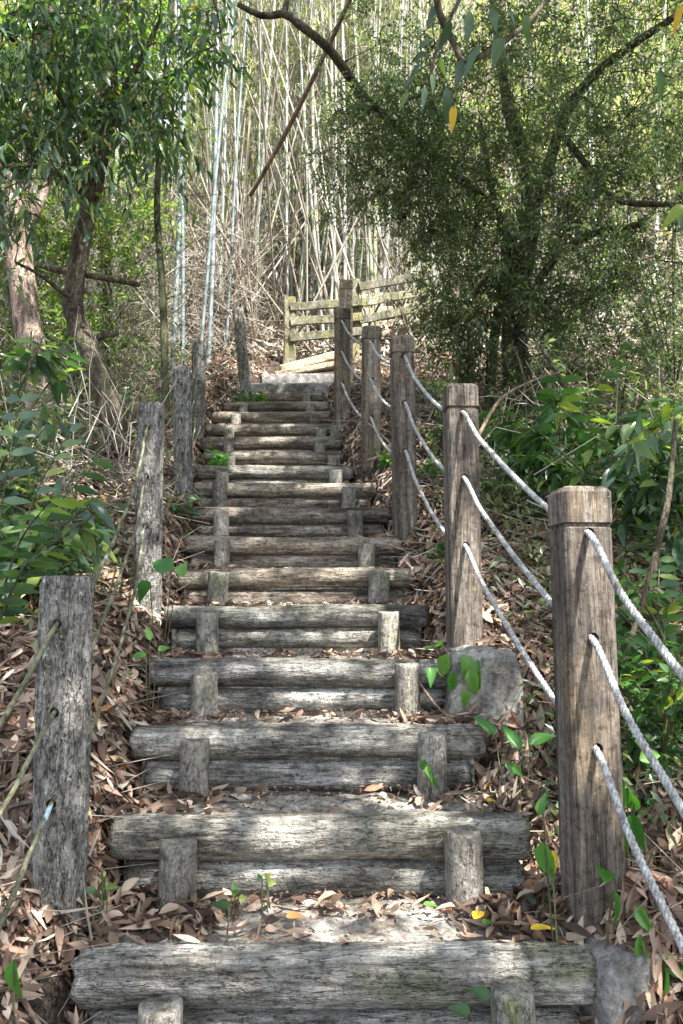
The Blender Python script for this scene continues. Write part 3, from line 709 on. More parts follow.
# --- far left pale trunk and its dark neighbour
c_ = lambda px, py, Y=5.6: at(px, py, Y)
tree('broadleaf_tree', 'pale pinkish trunk tree sunlit at the left edge', [c_(44, 460), c_(40, 400), c_(32, 350), c_(24, 290), c_(18, 230), c_(22, 150), c_(40, 60), c_(50, -40)], [.13, .11, .10, .09, .06],
     [([c_(20, 240), c_(45, 190), c_(60, 120)], [.05, .02])], [(c_(30, 0), (1.0, .6, .45), 45), (c_(-20, 100), (.7, .6, .5), 22)], lanc, 6, 4, 'bark_pale', 'leaf_mid')
tree('thin_tree', 'thin dark trunk leaning behind the pale trunk at the left edge', [c_(24, 360, 5.9), c_(15, 300, 5.9), c_(6, 240, 5.9), c_(-5, 180, 5.9), c_(-10, 80, 5.9)], [.06, .05, .04], [], [], {}, bark='bark_dark')
tree('broadleaf_tree', 'bright lime leaved slender tree behind the curved left trunk', [c_(100, 420, 6.8), c_(108, 300, 6.8), c_(98, 150, 6.8), c_(104, 0, 6.8), c_(110, -60, 6.8)], [.05, .045, .03],
     [([c_(104, 230, 6.8), c_(70, 150, 6.6), c_(30, 80, 6.5)], [.022, .01]), ([c_(98, 150, 6.8), c_(140, 90, 6.6), c_(180, 20, 6.5)], [.02, .01])],
     [(c_(60, 60, 6.7), (1.1, .7, .8), 110), (c_(150, 70, 6.7), (.6, .6, .7), 60), (c_(100, 220, 6.4), (.7, .5, .5), 60), (c_(20, 250, 6.4), (.5, .5, .6), 50), (c_(60, 330, 6.3), (.5, .4, .4), 40)], dict(tl=.22, L=.075, W=.028, droop=.4), 6, 4, 'bark_dark', 'leaf_lime')
# --- thin dark sapling
d_ = lambda px, py, Y=5.0: at(px, py, Y)
tree('sapling', 'straight thin dark green stem in front of the bluish bamboo', [d_(166, 425), d_(163, 300), d_(157, 200), d_(164, 100), d_(172, 0), d_(176, -60)], [.027, .022, .018],
     [([d_(160, 130), d_(185, 90, 4.9), d_(205, 40, 4.8)], [.010, .005]), ([d_(165, 90), d_(190, 60, 4.9), d_(215, 45, 4.8)], [.008, .004])],
     [(d_(205, 40, 4.8), (.22, .3, .25), 22), (d_(160, 110, 4.9), (.2, .25, .35), 18)], lanc, 5, 3, 'bark_green', 'leaf_dark')
# --- fallen / leaning pieces
def stick(name, label, cat, pts, rad, mat, group=None, n=24):
    g = Geo(); g.add(*tube(smooth_path(pts, n), rad, 9, rough=.05)); o = g.build(name, mat); return tag(o, label, cat, group)
stick('dead_cane', 'reddish brown dead cane leaning diagonally across the bamboo grove', 'cane', [at(250, 196, 7.3), at(268, 165, 7.1), at(290, 125, 6.8), at(322, 60, 6.4), at(352, -5, 6.0), at(372, -50, 5.8)], [.022, .024, .022, .02], 'dead_cane')
stick('dead_branch', 'dark dead branch lying across behind the curved left trunk', 'branch', [at(35, 375, 5.0), at(60, 355, 5.0), at(95, 338, 5.1), at(118, 333, 5.2)], [.018, .03, .02], 'bark_dark')
stick('dead_branch', 'dark horizontal dead branch touching the bend of the left trunk', 'branch', [at(36, 264, 5.2), at(58, 270, 5.2), at(95, 276, 5.3), at(140, 285, 5.4)], [.02, .03, .02], 'bark_dark')
stick('dead_branch', 'brown broken stick leaning in the shrubs right of the big trunk', 'branch', [at(585, 420, 4.6), at(570, 395, 4.7), at(540, 345, 4.8)], [.022, .02, .012], 'bark_dark')
stick('dead_branch', 'thin pale bare branch rising behind the second rope post', 'branch', [at(476, 440, 3.8), at(500, 400, 3.9), at(530, 382, 4.0), at(560, 372, 4.0)], [.011, .008, .004], 'dead_cane')
stick('dead_branch', 'upright brown stem right of the nearest rope post', 'branch', [at(640, 660, 2.7), at(655, 560, 2.7), at(668, 500, 2.7), at(676, 420, 2.8)], [.013, .013, .009], 'bark_dark')
stick('dead_branch', 'leaning tan stick below the upright brown stem at right', 'branch', [at(622, 665, 2.5), at(640, 610, 2.5), at(655, 552, 2.5)], [.008, .009, .006], 'dead_cane')
stick('dead_branch', 'broken reddish stalk leaning behind the second left post', 'branch', [at(118, 590, 3.5), at(100, 540, 3.6), at(80, 505, 3.7)], [.010, .014, .008], 'dead_cane')
for q, (pts, r) in enumerate([([(0, 840, 2.0), (30, 815, 2.05), (55, 790, 2.2)], .009), ([(0, 775, 2.3), (60, 780, 2.2)], .012), ([(10, 930, 1.75), (70, 925, 1.72), (130, 920, 1.75)], .006),
                              ([(398, 655, 3.0), (440, 690, 2.75), (470, 712, 2.6)], .005), ([(165, 560, 3.6), (180, 540, 3.7), (195, 530, 3.8)], .009), ([(200, 935, 1.85), (235, 930, 1.85), (262, 900, 1.95)], .004)]):
    P = [at(*a) for a in pts]
    for p in P: p[2] = float(surf(p[0], p[1])) + .035
    stick('fallen_stick', ['thin stick on the litter left of the nearest round post', 'thicker stick in the litter at the left edge', 'long thin stick at the foot of the nearest round post',
          'thin stick on the ground beside the concrete footing', 'grey stick against the second left post base', 'curved twig lying on the lowest tread'][q], 'stick', P, [r, r * .7], 'dead_cane', 'sticks fallen on the ground', 14)

# --- shrubs
def shrub(name, label, base, h, n, spread, leafp, m, per, leaf='leaf_mid', group=None, lean=(0, 0), bark='bark_green', cat='shrub', r=.008):
    base = np.array(base, float); t = empty(name, base, label, cat, group); gs, gl = Geo(), Geo()
    for q in range(n):
        a = R.random() * 6.28; d = np.array([math.cos(a) * spread + lean[0], math.sin(a) * spread * .7 + lean[1], 0])
        hh = h * R.uniform(.6, 1.1); P = smooth_path([base, base + d * .35 + [0, 0, hh * .55], base + d + [0, 0, hh]], 12)
        gs.add(*tube(P, [r, r * .4], 5))
        tt = R.uniform(.25, 1, per); idx = (tt * 11).astype(int); C = P[idx]
        dd = norm(rdir(per) + np.array([0, 0, .35]) + norm(d + 1e-3) * .4)
        sprays(gl, gs, C, dd, m, **leafp)
    gs.build('stems', bark, t, base); gl.build('foliage', leaf, t, base); return t
def gpt(px, Y, py=500):
    x = at(px, py, Y)[0]; return np.array([x, Y, float(G(x, Y)) - .02])
big = dict(tl=.20, L=.13, W=.048, st=ST5, droop=.45, curl=.3)
med = dict(tl=.16, L=.085, W=.030, st=ST4, droop=.35, curl=.25)
sml = dict(tl=.14, L=.05, W=.022, st=ST4, droop=.2, curl=.15)
for q, (px, Y, h, n, sp, lp, m, per, leaf, lab) in enumerate([
    (10, 3.0, .5, 6, .35, big, 5, 6, 'leaf_dark', 'dense dark glossy shrub at the left edge above the leaf litter'),
    (62, 3.3, .38, 5, .25, big, 5, 6, 'leaf_dark', 'dark leafy shrub behind the nearest round left post'),
    (-20, 3.6, .95, 6, .4, big, 5, 7, 'leaf_dark', 'taller dark shrub cut by the left edge of the photo'),
    (85, 5.0, .35, 6, .3, med, 6, 6, 'leaf_fine', 'greyish green bush at the foot of the curved left trunk'),
    (15, 4.6, 1.0, 8, .4, med, 6, 8, 'leaf_fine', 'tall grey green bush in front of the pale trunk'),
    (125, 5.4, .5, 7, .3, sml, 7, 7, 'leaf_fine', 'small leaved bush between the left tree and the thin stem'),
    (70, 6.2, 1.4, 14, .7, sml, 8, 12, 'leaf_fine', 'broad small leaved thicket behind the curved left trunk'),
    (0, 7.0, 2.0, 14, .9, sml, 8, 12, 'leaf_fine', 'high grey green thicket at the far left'),
    (560, 4.2, .7, 7, .4, big, 5, 7, 'leaf_mid', 'broad leaved shrub left of the nearest rope post top'),
    (620, 3.8, .75, 6, .45, big, 5, 6, 'leaf_mid', 'large leaved dark shrub right above the nearest rope post'),
    (690, 3.4, 1.0, 7, .35, big, 6, 9, 'leaf_dark', 'dark broad leaved shrub cut by the right edge'),
    (675, 2.6, .5, 6, .25, med, 6, 6, 'leaf_mid', 'low green shrub right of the nearest post at mid height'),
    (650, 2.3, .38, 8, .22, sml, 8, 8, 'leaf_mid', 'small bright green bush behind the lowest rope at right'),
    (520, 3.9, .4, 6, .2, med, 6, 5, 'leaf_fine', 'low bush between the second and nearest rope posts'),
    (620, 5.0, .9, 7, .5, med, 6, 7, 'leaf_fine', 'loose grey green bush under the large right tree'),
    (470, 6.2, 1.5, 12, .28, sml, 8, 10, 'leaf_fine', 'feathery bush right of the fence hiding its end'),
    (445, 5.0, .7, 7, .15, sml, 8, 8, 'leaf_fine', 'feathery low bush behind the third rope post'),
    (680, 6.5, 1.6, 14, .7, sml, 9, 12, 'leaf_fine', 'high small leaved thicket at the far right'),
    (560, 7.5, 1.8, 14, .8, sml, 8, 12, 'leaf_fine', 'thicket on the slope behind the large right tree'),
    ]):
    shrub('shrub', lab, gpt(px, Y), h, n, sp, lp, m, per, leaf, 'shrubs under the trees', r=.01)

def pinnate(t, base, tip, n, L, W, mat, loc, gl, gs, arch=.1, wid=1.0):
    base, tip = np.array(base, float), np.array(tip, float)
    P = smooth_path([base, (base + tip) / 2 + [0, 0, arch], tip], 20); gs.add(*tube(P, [.004, .002], 5))
    idx = np.linspace(4, 19, n).astype(int); C = P[idx]; T = norm(np.gradient(P, axis=0))[idx]
    S = norm(np.cross(T, [0, 0, 1.])); up = np.cross(S, T)
    prof = np.sin(np.linspace(.5, 2.6, n)) * .5 + .6
    for sg in (-1, 1):
        gl.add(*leaves(C, T * .45 + S * sg * wid + R.normal(0, .08, C.shape) - [0, 0, .25], up + R.normal(0, .15, C.shape), L * prof, W, ST5, .2, .25))
def frond_plant(name, label, base, tips, n, L, W, mat, group=None, arch=.12, cat='plant'):
    base = np.array(base, float); t = empty(name, base, label, cat, group); gl, gs = Geo(), Geo()
    for tp in tips: pinnate(t, base, tp, n, L, W, mat, base, gl, gs, arch)
    gs.build('stems', 'bark_green', t, base); gl.build('foliage', mat, t, base); return t
b = gpt(-10, 2.7); frond_plant('feather_leaf_plant', 'plant with large feather shaped dark leaves at the left edge', b,
    [at(97, 462, 2.6), at(70, 430, 2.9), at(50, 500, 2.4), at(20, 400, 2.9), at(60, 545, 2.5), at(-30, 480, 2.3)], 9, .095, .036, 'leaf_dark', 'feather leaved plants')
b = gpt(650, 2.6); frond_plant('feather_leaf_plant', 'fern like plant right of the nearest rope post', b,
    [at(625, 640, 2.4), at(675, 600, 2.6), at(690, 700, 2.3), at(640, 760, 2.3), at(660, 560, 2.7)], 8, .07, .03, 'leaf_mid', 'feather leaved plants')
b = gpt(560, 4.3); frond_plant('feather_leaf_plant', 'plant with long fingered leaves behind the second rope post', b,
    [at(505, 355 + 60, 3.9), at(560, 380, 4.0), at(620, 345, 4.1), at(530, 455, 3.8), at(655, 400, 4.2), at(590, 420, 3.9)], 8, .15, .045, 'leaf_mid', 'feather leaved plants')

# big single hanging leaves of the overhanging branches at the top edge
def hang_branch(label, pts, r, leafpts, mat='leaf_dark', bark='bark_dark'):
    loc = np.array(at(*pts[0])); t = empty('hanging_branch', loc, label, 'branch', 'leafy branches hanging in from above')
    P = smooth_path([at(*p) for p in pts], 24); gs = Geo(); gs.add(*tube(P, r, 7, rough=.05))
    gl = Geo()
    for (px, py, Y, L, dx, dz) in leafpts:
        p = at(px, py, Y); i = ((P - p) ** 2).sum(1).argmin(); gs.add(*prisms([P[i]], [p], .002, .0015))
        gl.add(*leaves([p], [(dx, R.normal(0, .3), dz)], [(R.normal(0, .3), -1, .35)], [L], [L * .3], STB, .2, .2, R.normal(0, .5)))
    gs.build('branch', bark, t, loc); gl.build('leaves', mat, t, loc)
hang_branch('dark branch with long drooping blue green leaves at the top centre', [(432, -30, 3.6), (440, 15, 3.6), (455, 45, 3.6), (468, 62, 3.6), (520, 30, 3.7), (555, -10, 3.8)], [.02, .012],
    [(492, 10, 3.5, .16, .1, -1), (500, 38, 3.4, .2, -.25, -1), (470, 12, 3.5, .17, -.1, -1), (525, 15, 3.5, .14, .15, -1), (450, 20, 3.5, .15, -.3, -1), (462, 60, 3.5, .16, -.2, -1),
     (480, 45, 3.5, .18, -.7, -1), (436, 5, 3.6, .13, -.5, -1), (447, 88, 3.5, .17, .05, -1), (508, 8, 3.6, .12, .5, -1)])
hang_branch('branch with paired oval leaves hanging left of the top centre', [(470, -20, 3.9), (440, 40, 3.9), (425, 90, 3.9), (400, 100, 3.9)], [.012, .006],
    [(430, 40, 3.8, .10, -.8, -.4), (425, 52, 3.8, .10, -.8, -.5), (420, 64, 3.8, .11, -.9, -.5), (414, 76, 3.8, .10, -.9, -.6), (440, 58, 3.8, .10, .3, -1), (432, 74, 3.8, .11, .1, -1), (425, 88, 3.8, .13, -.1, -1), (408, 92, 3.8, .12, -.5, -.9)])
hang_branch('leafy twig hanging in at the top left of centre', [(200, -30, 3.6), (215, 5, 3.6), (222, 40, 3.6)], [.008, .004],
    [(200, 10, 3.6, .10, -.3, -1), (214, 15, 3.6, .11, .2, -1), (222, 45, 3.6, .12, .5, -.8), (205, 35, 3.6, .10, -.4, -1), (195, 0, 3.6, .10, -.8, -.5), (228, 0, 3.6, .12, .6, -.5)])
hang_branch('twig with two big leaves at the right edge, upper half', [(700, 120, 3.2), (680, 180, 3.2), (672, 225, 3.2)], [.006, .004],
    [(682, 205, 3.1, .17, -.6, -.7), (690, 180, 3.1, .12, -.7, -.6), (660, 70, 3.2, .14, .1, -1), (678, 210, 3.15, .12, .2, -1)], 'leaf_mid')
hang_branch('twig with one yellow leaf in the top right corner', [(700, -20, 3.1), (688, 10, 3.1)], [.005, .003], [(682, 5, 3.1, .12, -.25, -1)], 'leaf_yellow')
hang_branch('twig with one yellow drooping leaf at the upper centre', [(452, 90, 3.5), (454, 108, 3.5)], [.003, .002], [(454, 106, 3.5, .13, -.1, -1)], 'leaf_yellow')

# --- weeds near the steps: upright or rolled bright leaves
def weed(label, items, base, cat='plant', mat='leaf_bright', name='weed'):
    """items: px, py of leaf base, depth, length, width, direction"""
    base = np.array(base, float); t = empty(name, base, label, cat, 'green plants growing beside the steps'); gs, gl = Geo(), Geo()
    for (px, py, Y, L, W, dx, dz, fold) in items:
        p = at(px, py, Y); gs.add(*prisms([base + R.normal(0, .008, 3) * [1, 1, 0]], [p], .0028, .0018))
        gl.add(*leaves([p], [(dx, R.normal(0, .3), dz)], [(R.normal(0, .6), -1, .5)], [L], [W * .92], STB, fold + .25, .3, R.normal(0, .6)))
    gs.build('stems', 'bark_green', t, base); gl.build('leaves', mat, t, base)
def gp2(px, py, Y):
    p = at(px, py, Y); p[2] = float(surf(p[0], p[1])) + .0; return p
weed('green plant with one broad drooping leaf left of the nearest rope post', [(543, 815, 1.9, .055, .028, .05, 1, .9), (545, 843, 1.86, .10, .05, .05, -1, .15)], gp2(556, 900, 1.88))
weed('single yellow leaf beside the nearest rope post', [(551, 850, 1.87, .075, .022, .25, -1, .4)], gp2(556, 900, 1.88), mat='leaf_yellow', name='yellow_leaf')
weed('plant with rolled green leaf in front of the foot of the nearest rope post', [(612, 878, 1.82, .05, .04, -.4, .3, .3), (613, 890, 1.82, .10, .018, .15, -1, 1.2)], gp2(605, 925, 1.86))
weed('rolled green leaf standing by the lower right footing', [(637, 905, 1.82, .075, .03, .4, -.9, 1.2), (640, 935, 1.8, .11, .026, .0, -1, 1.2)], gp2(645, 960, 1.82))
weed('bright green folded leaf at the lower right corner', [(664, 965, 1.78, .09, .05, -.15, -1, .8), (664, 967, 1.78, .06, .05, .6, .1, .6)], gp2(660, 1000, 1.78))
weed('vine of folded green leaves draped over the square footing', [(447, 655, 2.78, .10, .06, -.3, -1, .5), (463, 655, 2.76, .10, .05, .1, -1, .8), (478, 660, 2.76, .12, .04, -.1, -1, .9), (470, 670, 2.74, .10, .05, .2, -1, .6),
     (455, 672, 2.74, .09, .04, -.2, -1, .7), (430, 668, 2.72, .07, .04, 0, -1, .9), (466, 690, 2.72, .07, .035, -.1, -1, .6), (440, 640, 2.95, .09, .06, -.6, -.6, .2)], gp2(470, 650, 2.85))
weed('small plants with green leaves right of the footing', [(495, 735, 2.5, .10, .035, -.4, .4, .9), (530, 745, 2.4, .12, .05, .8, .3, .6), (520, 750, 2.4, .10, .04, -.3, .5, .9), (505, 765, 2.35, .07, .03, .6, -.3, .8)], gp2(515, 775, 2.35))
weed('green vine climbing the right side of the nearest rope post', [(618, 800, 1.99, .10, .03, 0, -1, .9), (628, 790, 2.0, .08, .06, .3, -.9, .3), (632, 815, 2.0, .09, .05, .1, -1, .3), (620, 775, 2.0, .11, .025, 0, -1, 1.1), (640, 760, 2.0, .07, .04, .8, .2, .4), (626, 830, 2.0, .07, .05, -.1, -1, .3)], gp2(625, 880, 2.05))
weed('pale green broad leaf by the base of the second left post', [(172, 570, 3.1, .11, .09, -.6, .3, .1), (150, 582, 3.05, .10, .08, -.5, -.7, .15), (178, 575, 3.1, .07, .06, .4, .6, .2)], gp2(160, 600, 3.1))
weed('small plant in the litter right of the nearest round post', [(100, 886, 1.98, .03, .02, .5, .3, .2), (104, 880, 1.98, .028, .02, -.3, .8, .2), (96, 889, 1.97, .03, .02, -.6, 0, .2), (108, 886, 1.98, .028, .02, .7, .1, .2), (102, 893, 1.97, .03, .02, .1, -.5, .2)], gp2(101, 900, 1.98), mat='leaf_mid')
weed('tiny clover like sprig between the second step logs', [(232, 895, 2.05, .022, .02, .6, .4, .1), (236, 890, 2.05, .022, .02, -.3, .7, .1), (228, 900, 2.04, .02, .018, -.7, .1, .1), (239, 898, 2.04, .022, .02, .9, -.1, .1)], gp2(234, 905, 2.05), mat='leaf_mid')
weed('tiny sprig growing from the second tread', [(266, 878, 2.08, .02, .02, .6, .6, .1), (268, 883, 2.08, .022, .02, .9, .1, .1), (262, 880, 2.08, .02, .018, -.6, .5, .1)], gp2(266, 888, 2.08), mat='leaf_mid')
weed('small plant in the litter left of the fourth step', [(150, 640, 2.9, .06, .03, -.2, .8, .3), (158, 650, 2.9, .05, .03, .7, .2, .3), (146, 655, 2.9, .06, .03, -.8, 0, .3)], gp2(152, 665, 2.9))
weed('green leaf lying at the left of the lowest stub, curled', [(230, 905, 1.9, .055, .025, -1, .0, .5)], gp2(232, 908, 1.9), mat='leaf_mid')
weed('dark green leaf in front of the bottom right stub', [(490, 995, 1.62, .05, .028, -.9, .25, .3), (470, 1012, 1.62, .045, .028, -.8, .2, .3)], gp2(500, 1015, 1.62), mat='leaf_mid')
weed('pale drooping sprout between the third and second steps on the right', [(425, 760, 2.35, .04, .025, -.3, -1, .4), (432, 775, 2.34, .05, .02, .4, -1, .6), (428, 765, 2.35, .045, .02, .1, -1, .5)], gp2(430, 800, 2.4))
weed('pale sprout right of the lowest left rope at the bottom left corner', [(14, 960, 1.6, .09, .035, .1, -1, .6)], gp2(20, 1010, 1.6))
for q, (px, py, Y) in enumerate([(205, 415, 5.4), (215, 420, 5.2), (178, 470, 4.4), (190, 500, 4.2), (445, 560, 3.6), (425, 470, 4.7), (600, 700, 2.6), (250, 365, 7.1), (262, 372, 7.2), (390, 470, 4.9)]):
    b = gp2(px, py, Y)
    t = empty('ground_plant', b, ['leafy plant at the foot of the fourth round left post', 'leafy plant on the bank beside the narrow upper steps', 'green plant beside the base of the third round post', 'plant right of the third round post base',
        'green plant left of the second rope post', 'small plant beneath the third rope post', 'leafy plant in the litter right of the ropes', 'plant below the leaning topmost round post', 'low plant beside the concrete ledges', 'small plant beneath the fourth rope post'][q], 'plant', 'green plants growing beside the steps')
    gl, gs = Geo(), Geo(); n = 9
    sprays(gl, gs, b + R.normal(0, .03, (n, 3)) * [1, 1, .2], rdir(n) * [.8, .6, .3] + [0, 0, .9], 4, tl=.14, L=.075, W=.034, st=ST5, droop=.2, curl=.3)
    gs.build('stems', 'bark_green', t, b); gl.build('leaves', 'leaf_bright' if q % 2 else 'leaf_mid', t, b)

# ------------------------------------------------------------------ bamboo grove
NODE = .33
def culm_mesh(seed, H, r, bend):
    rg = np.random.default_rng(seed); nn = int(H / NODE); P = []; rad = []
    for i in range(nn):
        z = i * NODE; rr = r * (1 - .75 * (z / H) ** 1.5)
        for dz, k in ((0, 1.16), (.012, 1.0), (.25, .99), (NODE - .012, 1.0)): P.append([0, 0, z + dz]); rad.append(rr * k)
    P = np.array(P); s = P[:, 2] / H
    P[:, 0] += bend[0] * s ** 2.2 * H + .03 * np.sin(s * 7 + seed); P[:, 1] += bend[1] * s ** 2.2 * H
    V, Q, T = tube(P, 1, 7); n = len(P)
    C = P[:, None]; Vr = V[:n * 7].reshape(n, 7, 3); Vr = C + (Vr - C) * np.array(rad)[:, None, None]; V[:n * 7] = Vr.reshape(-1, 3)
    # leafy side branches
    gl, gt = Geo(), Geo(); nb = 36; zs = H * rg.uniform(.18, 1, nb) ** .8; idx = np.clip((zs / H * n).astype(int), 0, n - 1)
    C = P[idx]; a = rg.random(nb) * 6.28; d = np.stack([np.cos(a), np.sin(a), rg.uniform(.2, 1.1, nb)], 1); ln = rg.uniform(.35, 1.1, nb)
    E = C + norm(d) * ln[:, None]; gt.add(*prisms(C, E, .006, .0025))
    for f in (.55, .75, 1.0):
        sprays(gl, gt, C + (E - C) * f, norm(d) + rg.standard_normal((nb, 3)) * .7, 5, tl=.25, L=.14, W=.018, droop=.6, curl=.3, spread=.5)
    return (V, Q, T), gl, gt
protos = []
for q in range(7):
    H = [8.5, 9.5, 7.5, 10.5, 9, 11, 6.5][q]; r = [.034, .040, .028, .045, .032, .038, .022][q]
    (V, Q_, T_), gl, gt = culm_mesh(q + 1, H, r, [(.08, -.05), (-.1, .02), (.03, -.1), (-.04, -.06), (.13, 0), (0, -.03), (-.12, -.08)][q])
    s_ = mk('culm', V, Q_, T_, 'cane', None, True, False).data
    l_ = gl.build('leaves', 'leaf_bamboo', None, link=False).data; t_ = gt.build('twig_sprays', 'straw', None, link=False).data
    protos.append((s_, l_, t_))
blue = [m_.copy() for m_, _, _ in protos[:2]]
for m_ in blue: m_.materials[0] = M['cane_blue']
def bamboo(x, y, q, label, group, lean, rz, mesh=None, sc_=1, leafy=True):
    z = float(G(x, y)) - .1
    t = empty('bamboo', (x, y, z), label, 'bamboo', group); t.rotation_euler = (lean[0], lean[1], rz); t.scale = (sc_, sc_, 1)
    for nm, me in (('culm', mesh or protos[q][0]), ('leaves', protos[q][1]), ('twig_sprays', protos[q][2])):
        if nm != 'culm' and not leafy: continue
        o = bpy.data.objects.new(nm, me); COL.objects.link(o); o.parent = t
    return t
for q, (px, Y, ln, s) in enumerate([(170, 7.3, .01, .8), (181, 7.8, -.005, .6), (196, 7.5, .06, .55), (206, 8.2, .04, .65), (224, 8.8, .03, .55)]):
    x = at(px, 380, Y)[0]
    bamboo(x, Y, q % 2, ['thickest pale blue bamboo stem behind the round left posts', 'blue grey bamboo stem just right of the thickest one', 'bluish bamboo stem leaning right above the third round post',
           'slanting pale blue bamboo stem left of the grove', 'thin blue grey bamboo stem above the leaning round post'][q], 'pale blue bamboo stems left of the stairs', (0, ln, 0)[:2] if False else (-.01, ln), 0, blue[q % 2], s, False)
zones = [('pale bamboo stem in the dense grove behind the fence', 'bamboo stems of the dense grove behind the fence', 205, 430, 9.4, 12.5, 150),
         ('bamboo stem in the back rows of the central grove', 'bamboo stems of the back rows', 150, 470, 12.5, 17.5, 85),
         ('thin bamboo stem in the thicket left of the stairs', 'bamboo stems left of the stairs', 30, 215, 8.6, 12, 36),
         ('bamboo stem showing through the large right tree', 'bamboo stems behind the right tree', 430, 700, 9.5, 15, 22)]
for lab, grp, p0, p1, ya, yb, n in zones:
    for q in range(n):
        px = R.uniform(p0, p1); Y = R.uniform(ya, yb); x = at(px, 300, Y)[0]
        bamboo(x, Y, int(R.integers(7)), lab, grp, (R.normal(.0, .05), R.normal(0, .10)), R.normal(0, .5) if R.random() < .7 else R.random() * 6.28, None, R.uniform(.35, .85), R.random() < .42)
# bare dead canes leaning in the thicket
for q in range(210):
    px = R.uniform(90, 430); Y = R.uniform(8.9, 12.5); x = at(px, 320, Y)[0]; z = float(G(x, Y)); L = R.uniform(2, 7.5); a = R.normal(0, .36)
    d = np.array([math.sin(a), R.normal(0, .25), math.cos(a)]); p = np.array([x, Y, z - .05])
    g = Geo(); g.add(*tube(smooth_path([p, p + d * L * .5 + [0, 0, -.03], p + d * L], 10), [.015, .008], 6)); o = g.build('dead_cane', 'straw')
    tag(o, 'thin bare dead cane leaning among the bamboo', 'cane', 'dead canes leaning among the bamboo')

# ------------------------------------------------------------------ undergrowth tangles (nobody could count them)
def stuff(name, g, mat, label): o = g.build(name, mat); tag(o, label, name.replace('_', ' '), None, 'stuff'); return o
def region_pts(n, p0, p1, ya, yb):
    px = R.uniform(p0, p1, n); Y = R.uniform(ya, yb, n); X = (px - 341.5) / F * Y; return X, Y
g = Geo()
for n, p0, p1, ya, yb, hmax, ln in [(3000, -60, 165, 6.2, 10, 2.4, .5), (1000, 165, 262, 8.2, 10.5, 1.6, .4), (700, 225, 440, 10.0, 13, 1.6, .6), (2200, 130, 440, 9.6, 12.5, 8, .5), (900, 430, 760, 6.8, 13, 2.0, .5), (500, -40, 140, 3.6, 6, .5, .3), (260, 490, 760, 3.4, 6, .5, .3)]:
    X, Y = region_pts(n, p0, p1, ya, yb); Zh = G(X, Y) + hmax * R.random(n) ** 1.4
    A = np.stack([X, Y, Zh], 1); D = norm(R.standard_normal((n, 3)) * [1, .7, .9] + [0, 0, .35]); l = ln * R.uniform(.4, 1.4, n)[:, None]
    B = A + D * l; Cc = B + norm(D + .5 * R.standard_normal((n, 3))) * l * .6
    g.add(*prisms(A, B, .0042, .003)); g.add(*prisms(B, Cc, .003, .0014))
stuff('twig_tangle', g, 'straw', 'tangle of thin dry pale twigs in the undergrowth')
g = Geo()
for n, p0, p1, ya, yb, hmax, L, W in [(9000, -60, 165, 5.6, 11, 2.4, .07, .022), (6000, 430, 780, 6.8, 14, 3.2, .07, .024), (1500, -60, 60, 3.6, 4.6, .5, .05, .018), (2500, -60, 160, 5.0, 6.5, .6, .05, .018), (2600, 470, 760, 3.2, 6, .55, .05, .02), (2300, 515, 800, 2.0, 3.6, .28, .045, .018), (1500, 440, 620, 3.4, 5.2, .35, .045, .02), (900, -60, 120, 2.7, 4.2, .25, .045, .018), (500, 120, 190, 6.5, 8, .4, .06, .02)]:
    X, Y = region_pts(n // 5, p0, p1, ya, yb); Zh = G(X, Y) + hmax * R.random(len(X)) ** 1.3
    sprays(g, None, np.stack([X, Y, Zh], 1), rdir(len(X)) + [0, 0, .3], 5, tl=.2, L=L, W=W, droop=.3)
stuff('undergrowth', g, 'leaf_fine', 'loose small leaved green undergrowth between the trees')
g = Geo()
for n, p0, p1, ya, yb, z0, z1 in [(1900, 120, 460, 9.4, 12.5, 1.2, 9), (900, -40, 160, 7.5, 11, 2.5, 9), (900, 430, 740, 8.5, 12, 2.5, 9)]:
    X, Y = region_pts(n, p0, p1, ya, yb); Zh = G(X, Y) + z0 + (z1 - z0) * R.random(n)
    sprays(g, g, np.stack([X, Y, Zh], 1), rdir(n) * [1, 1, .6], 5, tl=.35, L=.13, W=.017, droop=.6, curl=.3, spread=.5)
stuff('bamboo_foliage', g, 'leaf_lime', 'bright yellow green narrow leaves scattered through the bamboo grove')
# far-off wood closing the view up the hill
g = Geo(); n = 5200
px = R.uniform(-150, 830, n); Y = R.uniform(15, 26, n); X = (px - 341.5) / F * Y; Zh = G(X, Y) + R.uniform(0, 1, n) * 6.5
sprays(g, None, np.stack([X, Y, Zh], 1), rdir(n), 6, tl=.5, L=.24, W=.075, droop=.4)
stuff('distant_wood', g, 'leaf_bamboo', 'sunlit yellow green wood far up the hill behind the bamboo')

# ------------------------------------------------------------------ leaf litter
def litter(n, fx, L, W, st, mat, name, label, lift=.02, ontread=False):
    X, Y = fx(n)
    Zs = surf(X, Y) + .006 + R.random(len(X)) ** 2 * lift
    a = R.random(len(X)) * 6.28
    sl = np.where(ontread, 0.0, 1.0)
    eps = .03; gy = np.clip((G(X, Y + eps) - G(X, Y - eps)) / (2 * eps), -1, 1) * sl; gx = np.clip((G(X + eps, Y) - G(X - eps, Y)) / (2 * eps), -1, 1) * sl
    D = np.stack([np.cos(a), np.sin(a), np.cos(a) * gx + np.sin(a) * gy], 1) + R.normal(0, .26, (len(X), 3)) * [0, 0, 1]
    N = np.stack([-gx, -gy, np.ones(len(X))], 1) + R.normal(0, .5, (len(X), 3))
    N[:, 2] = np.abs(N[:, 2])
    m = len(X)
    P = np.stack([X, Y, Zs], 1) - norm(D) * (L * .5)
    return leaves(P, D, N, L * R.uniform(.55, 1.3, m), W * R.uniform(.6, 1.35, m), st, R.uniform(-.6, 1.2), R.uniform(-.4, .6, m), R.normal(0, .9, m))
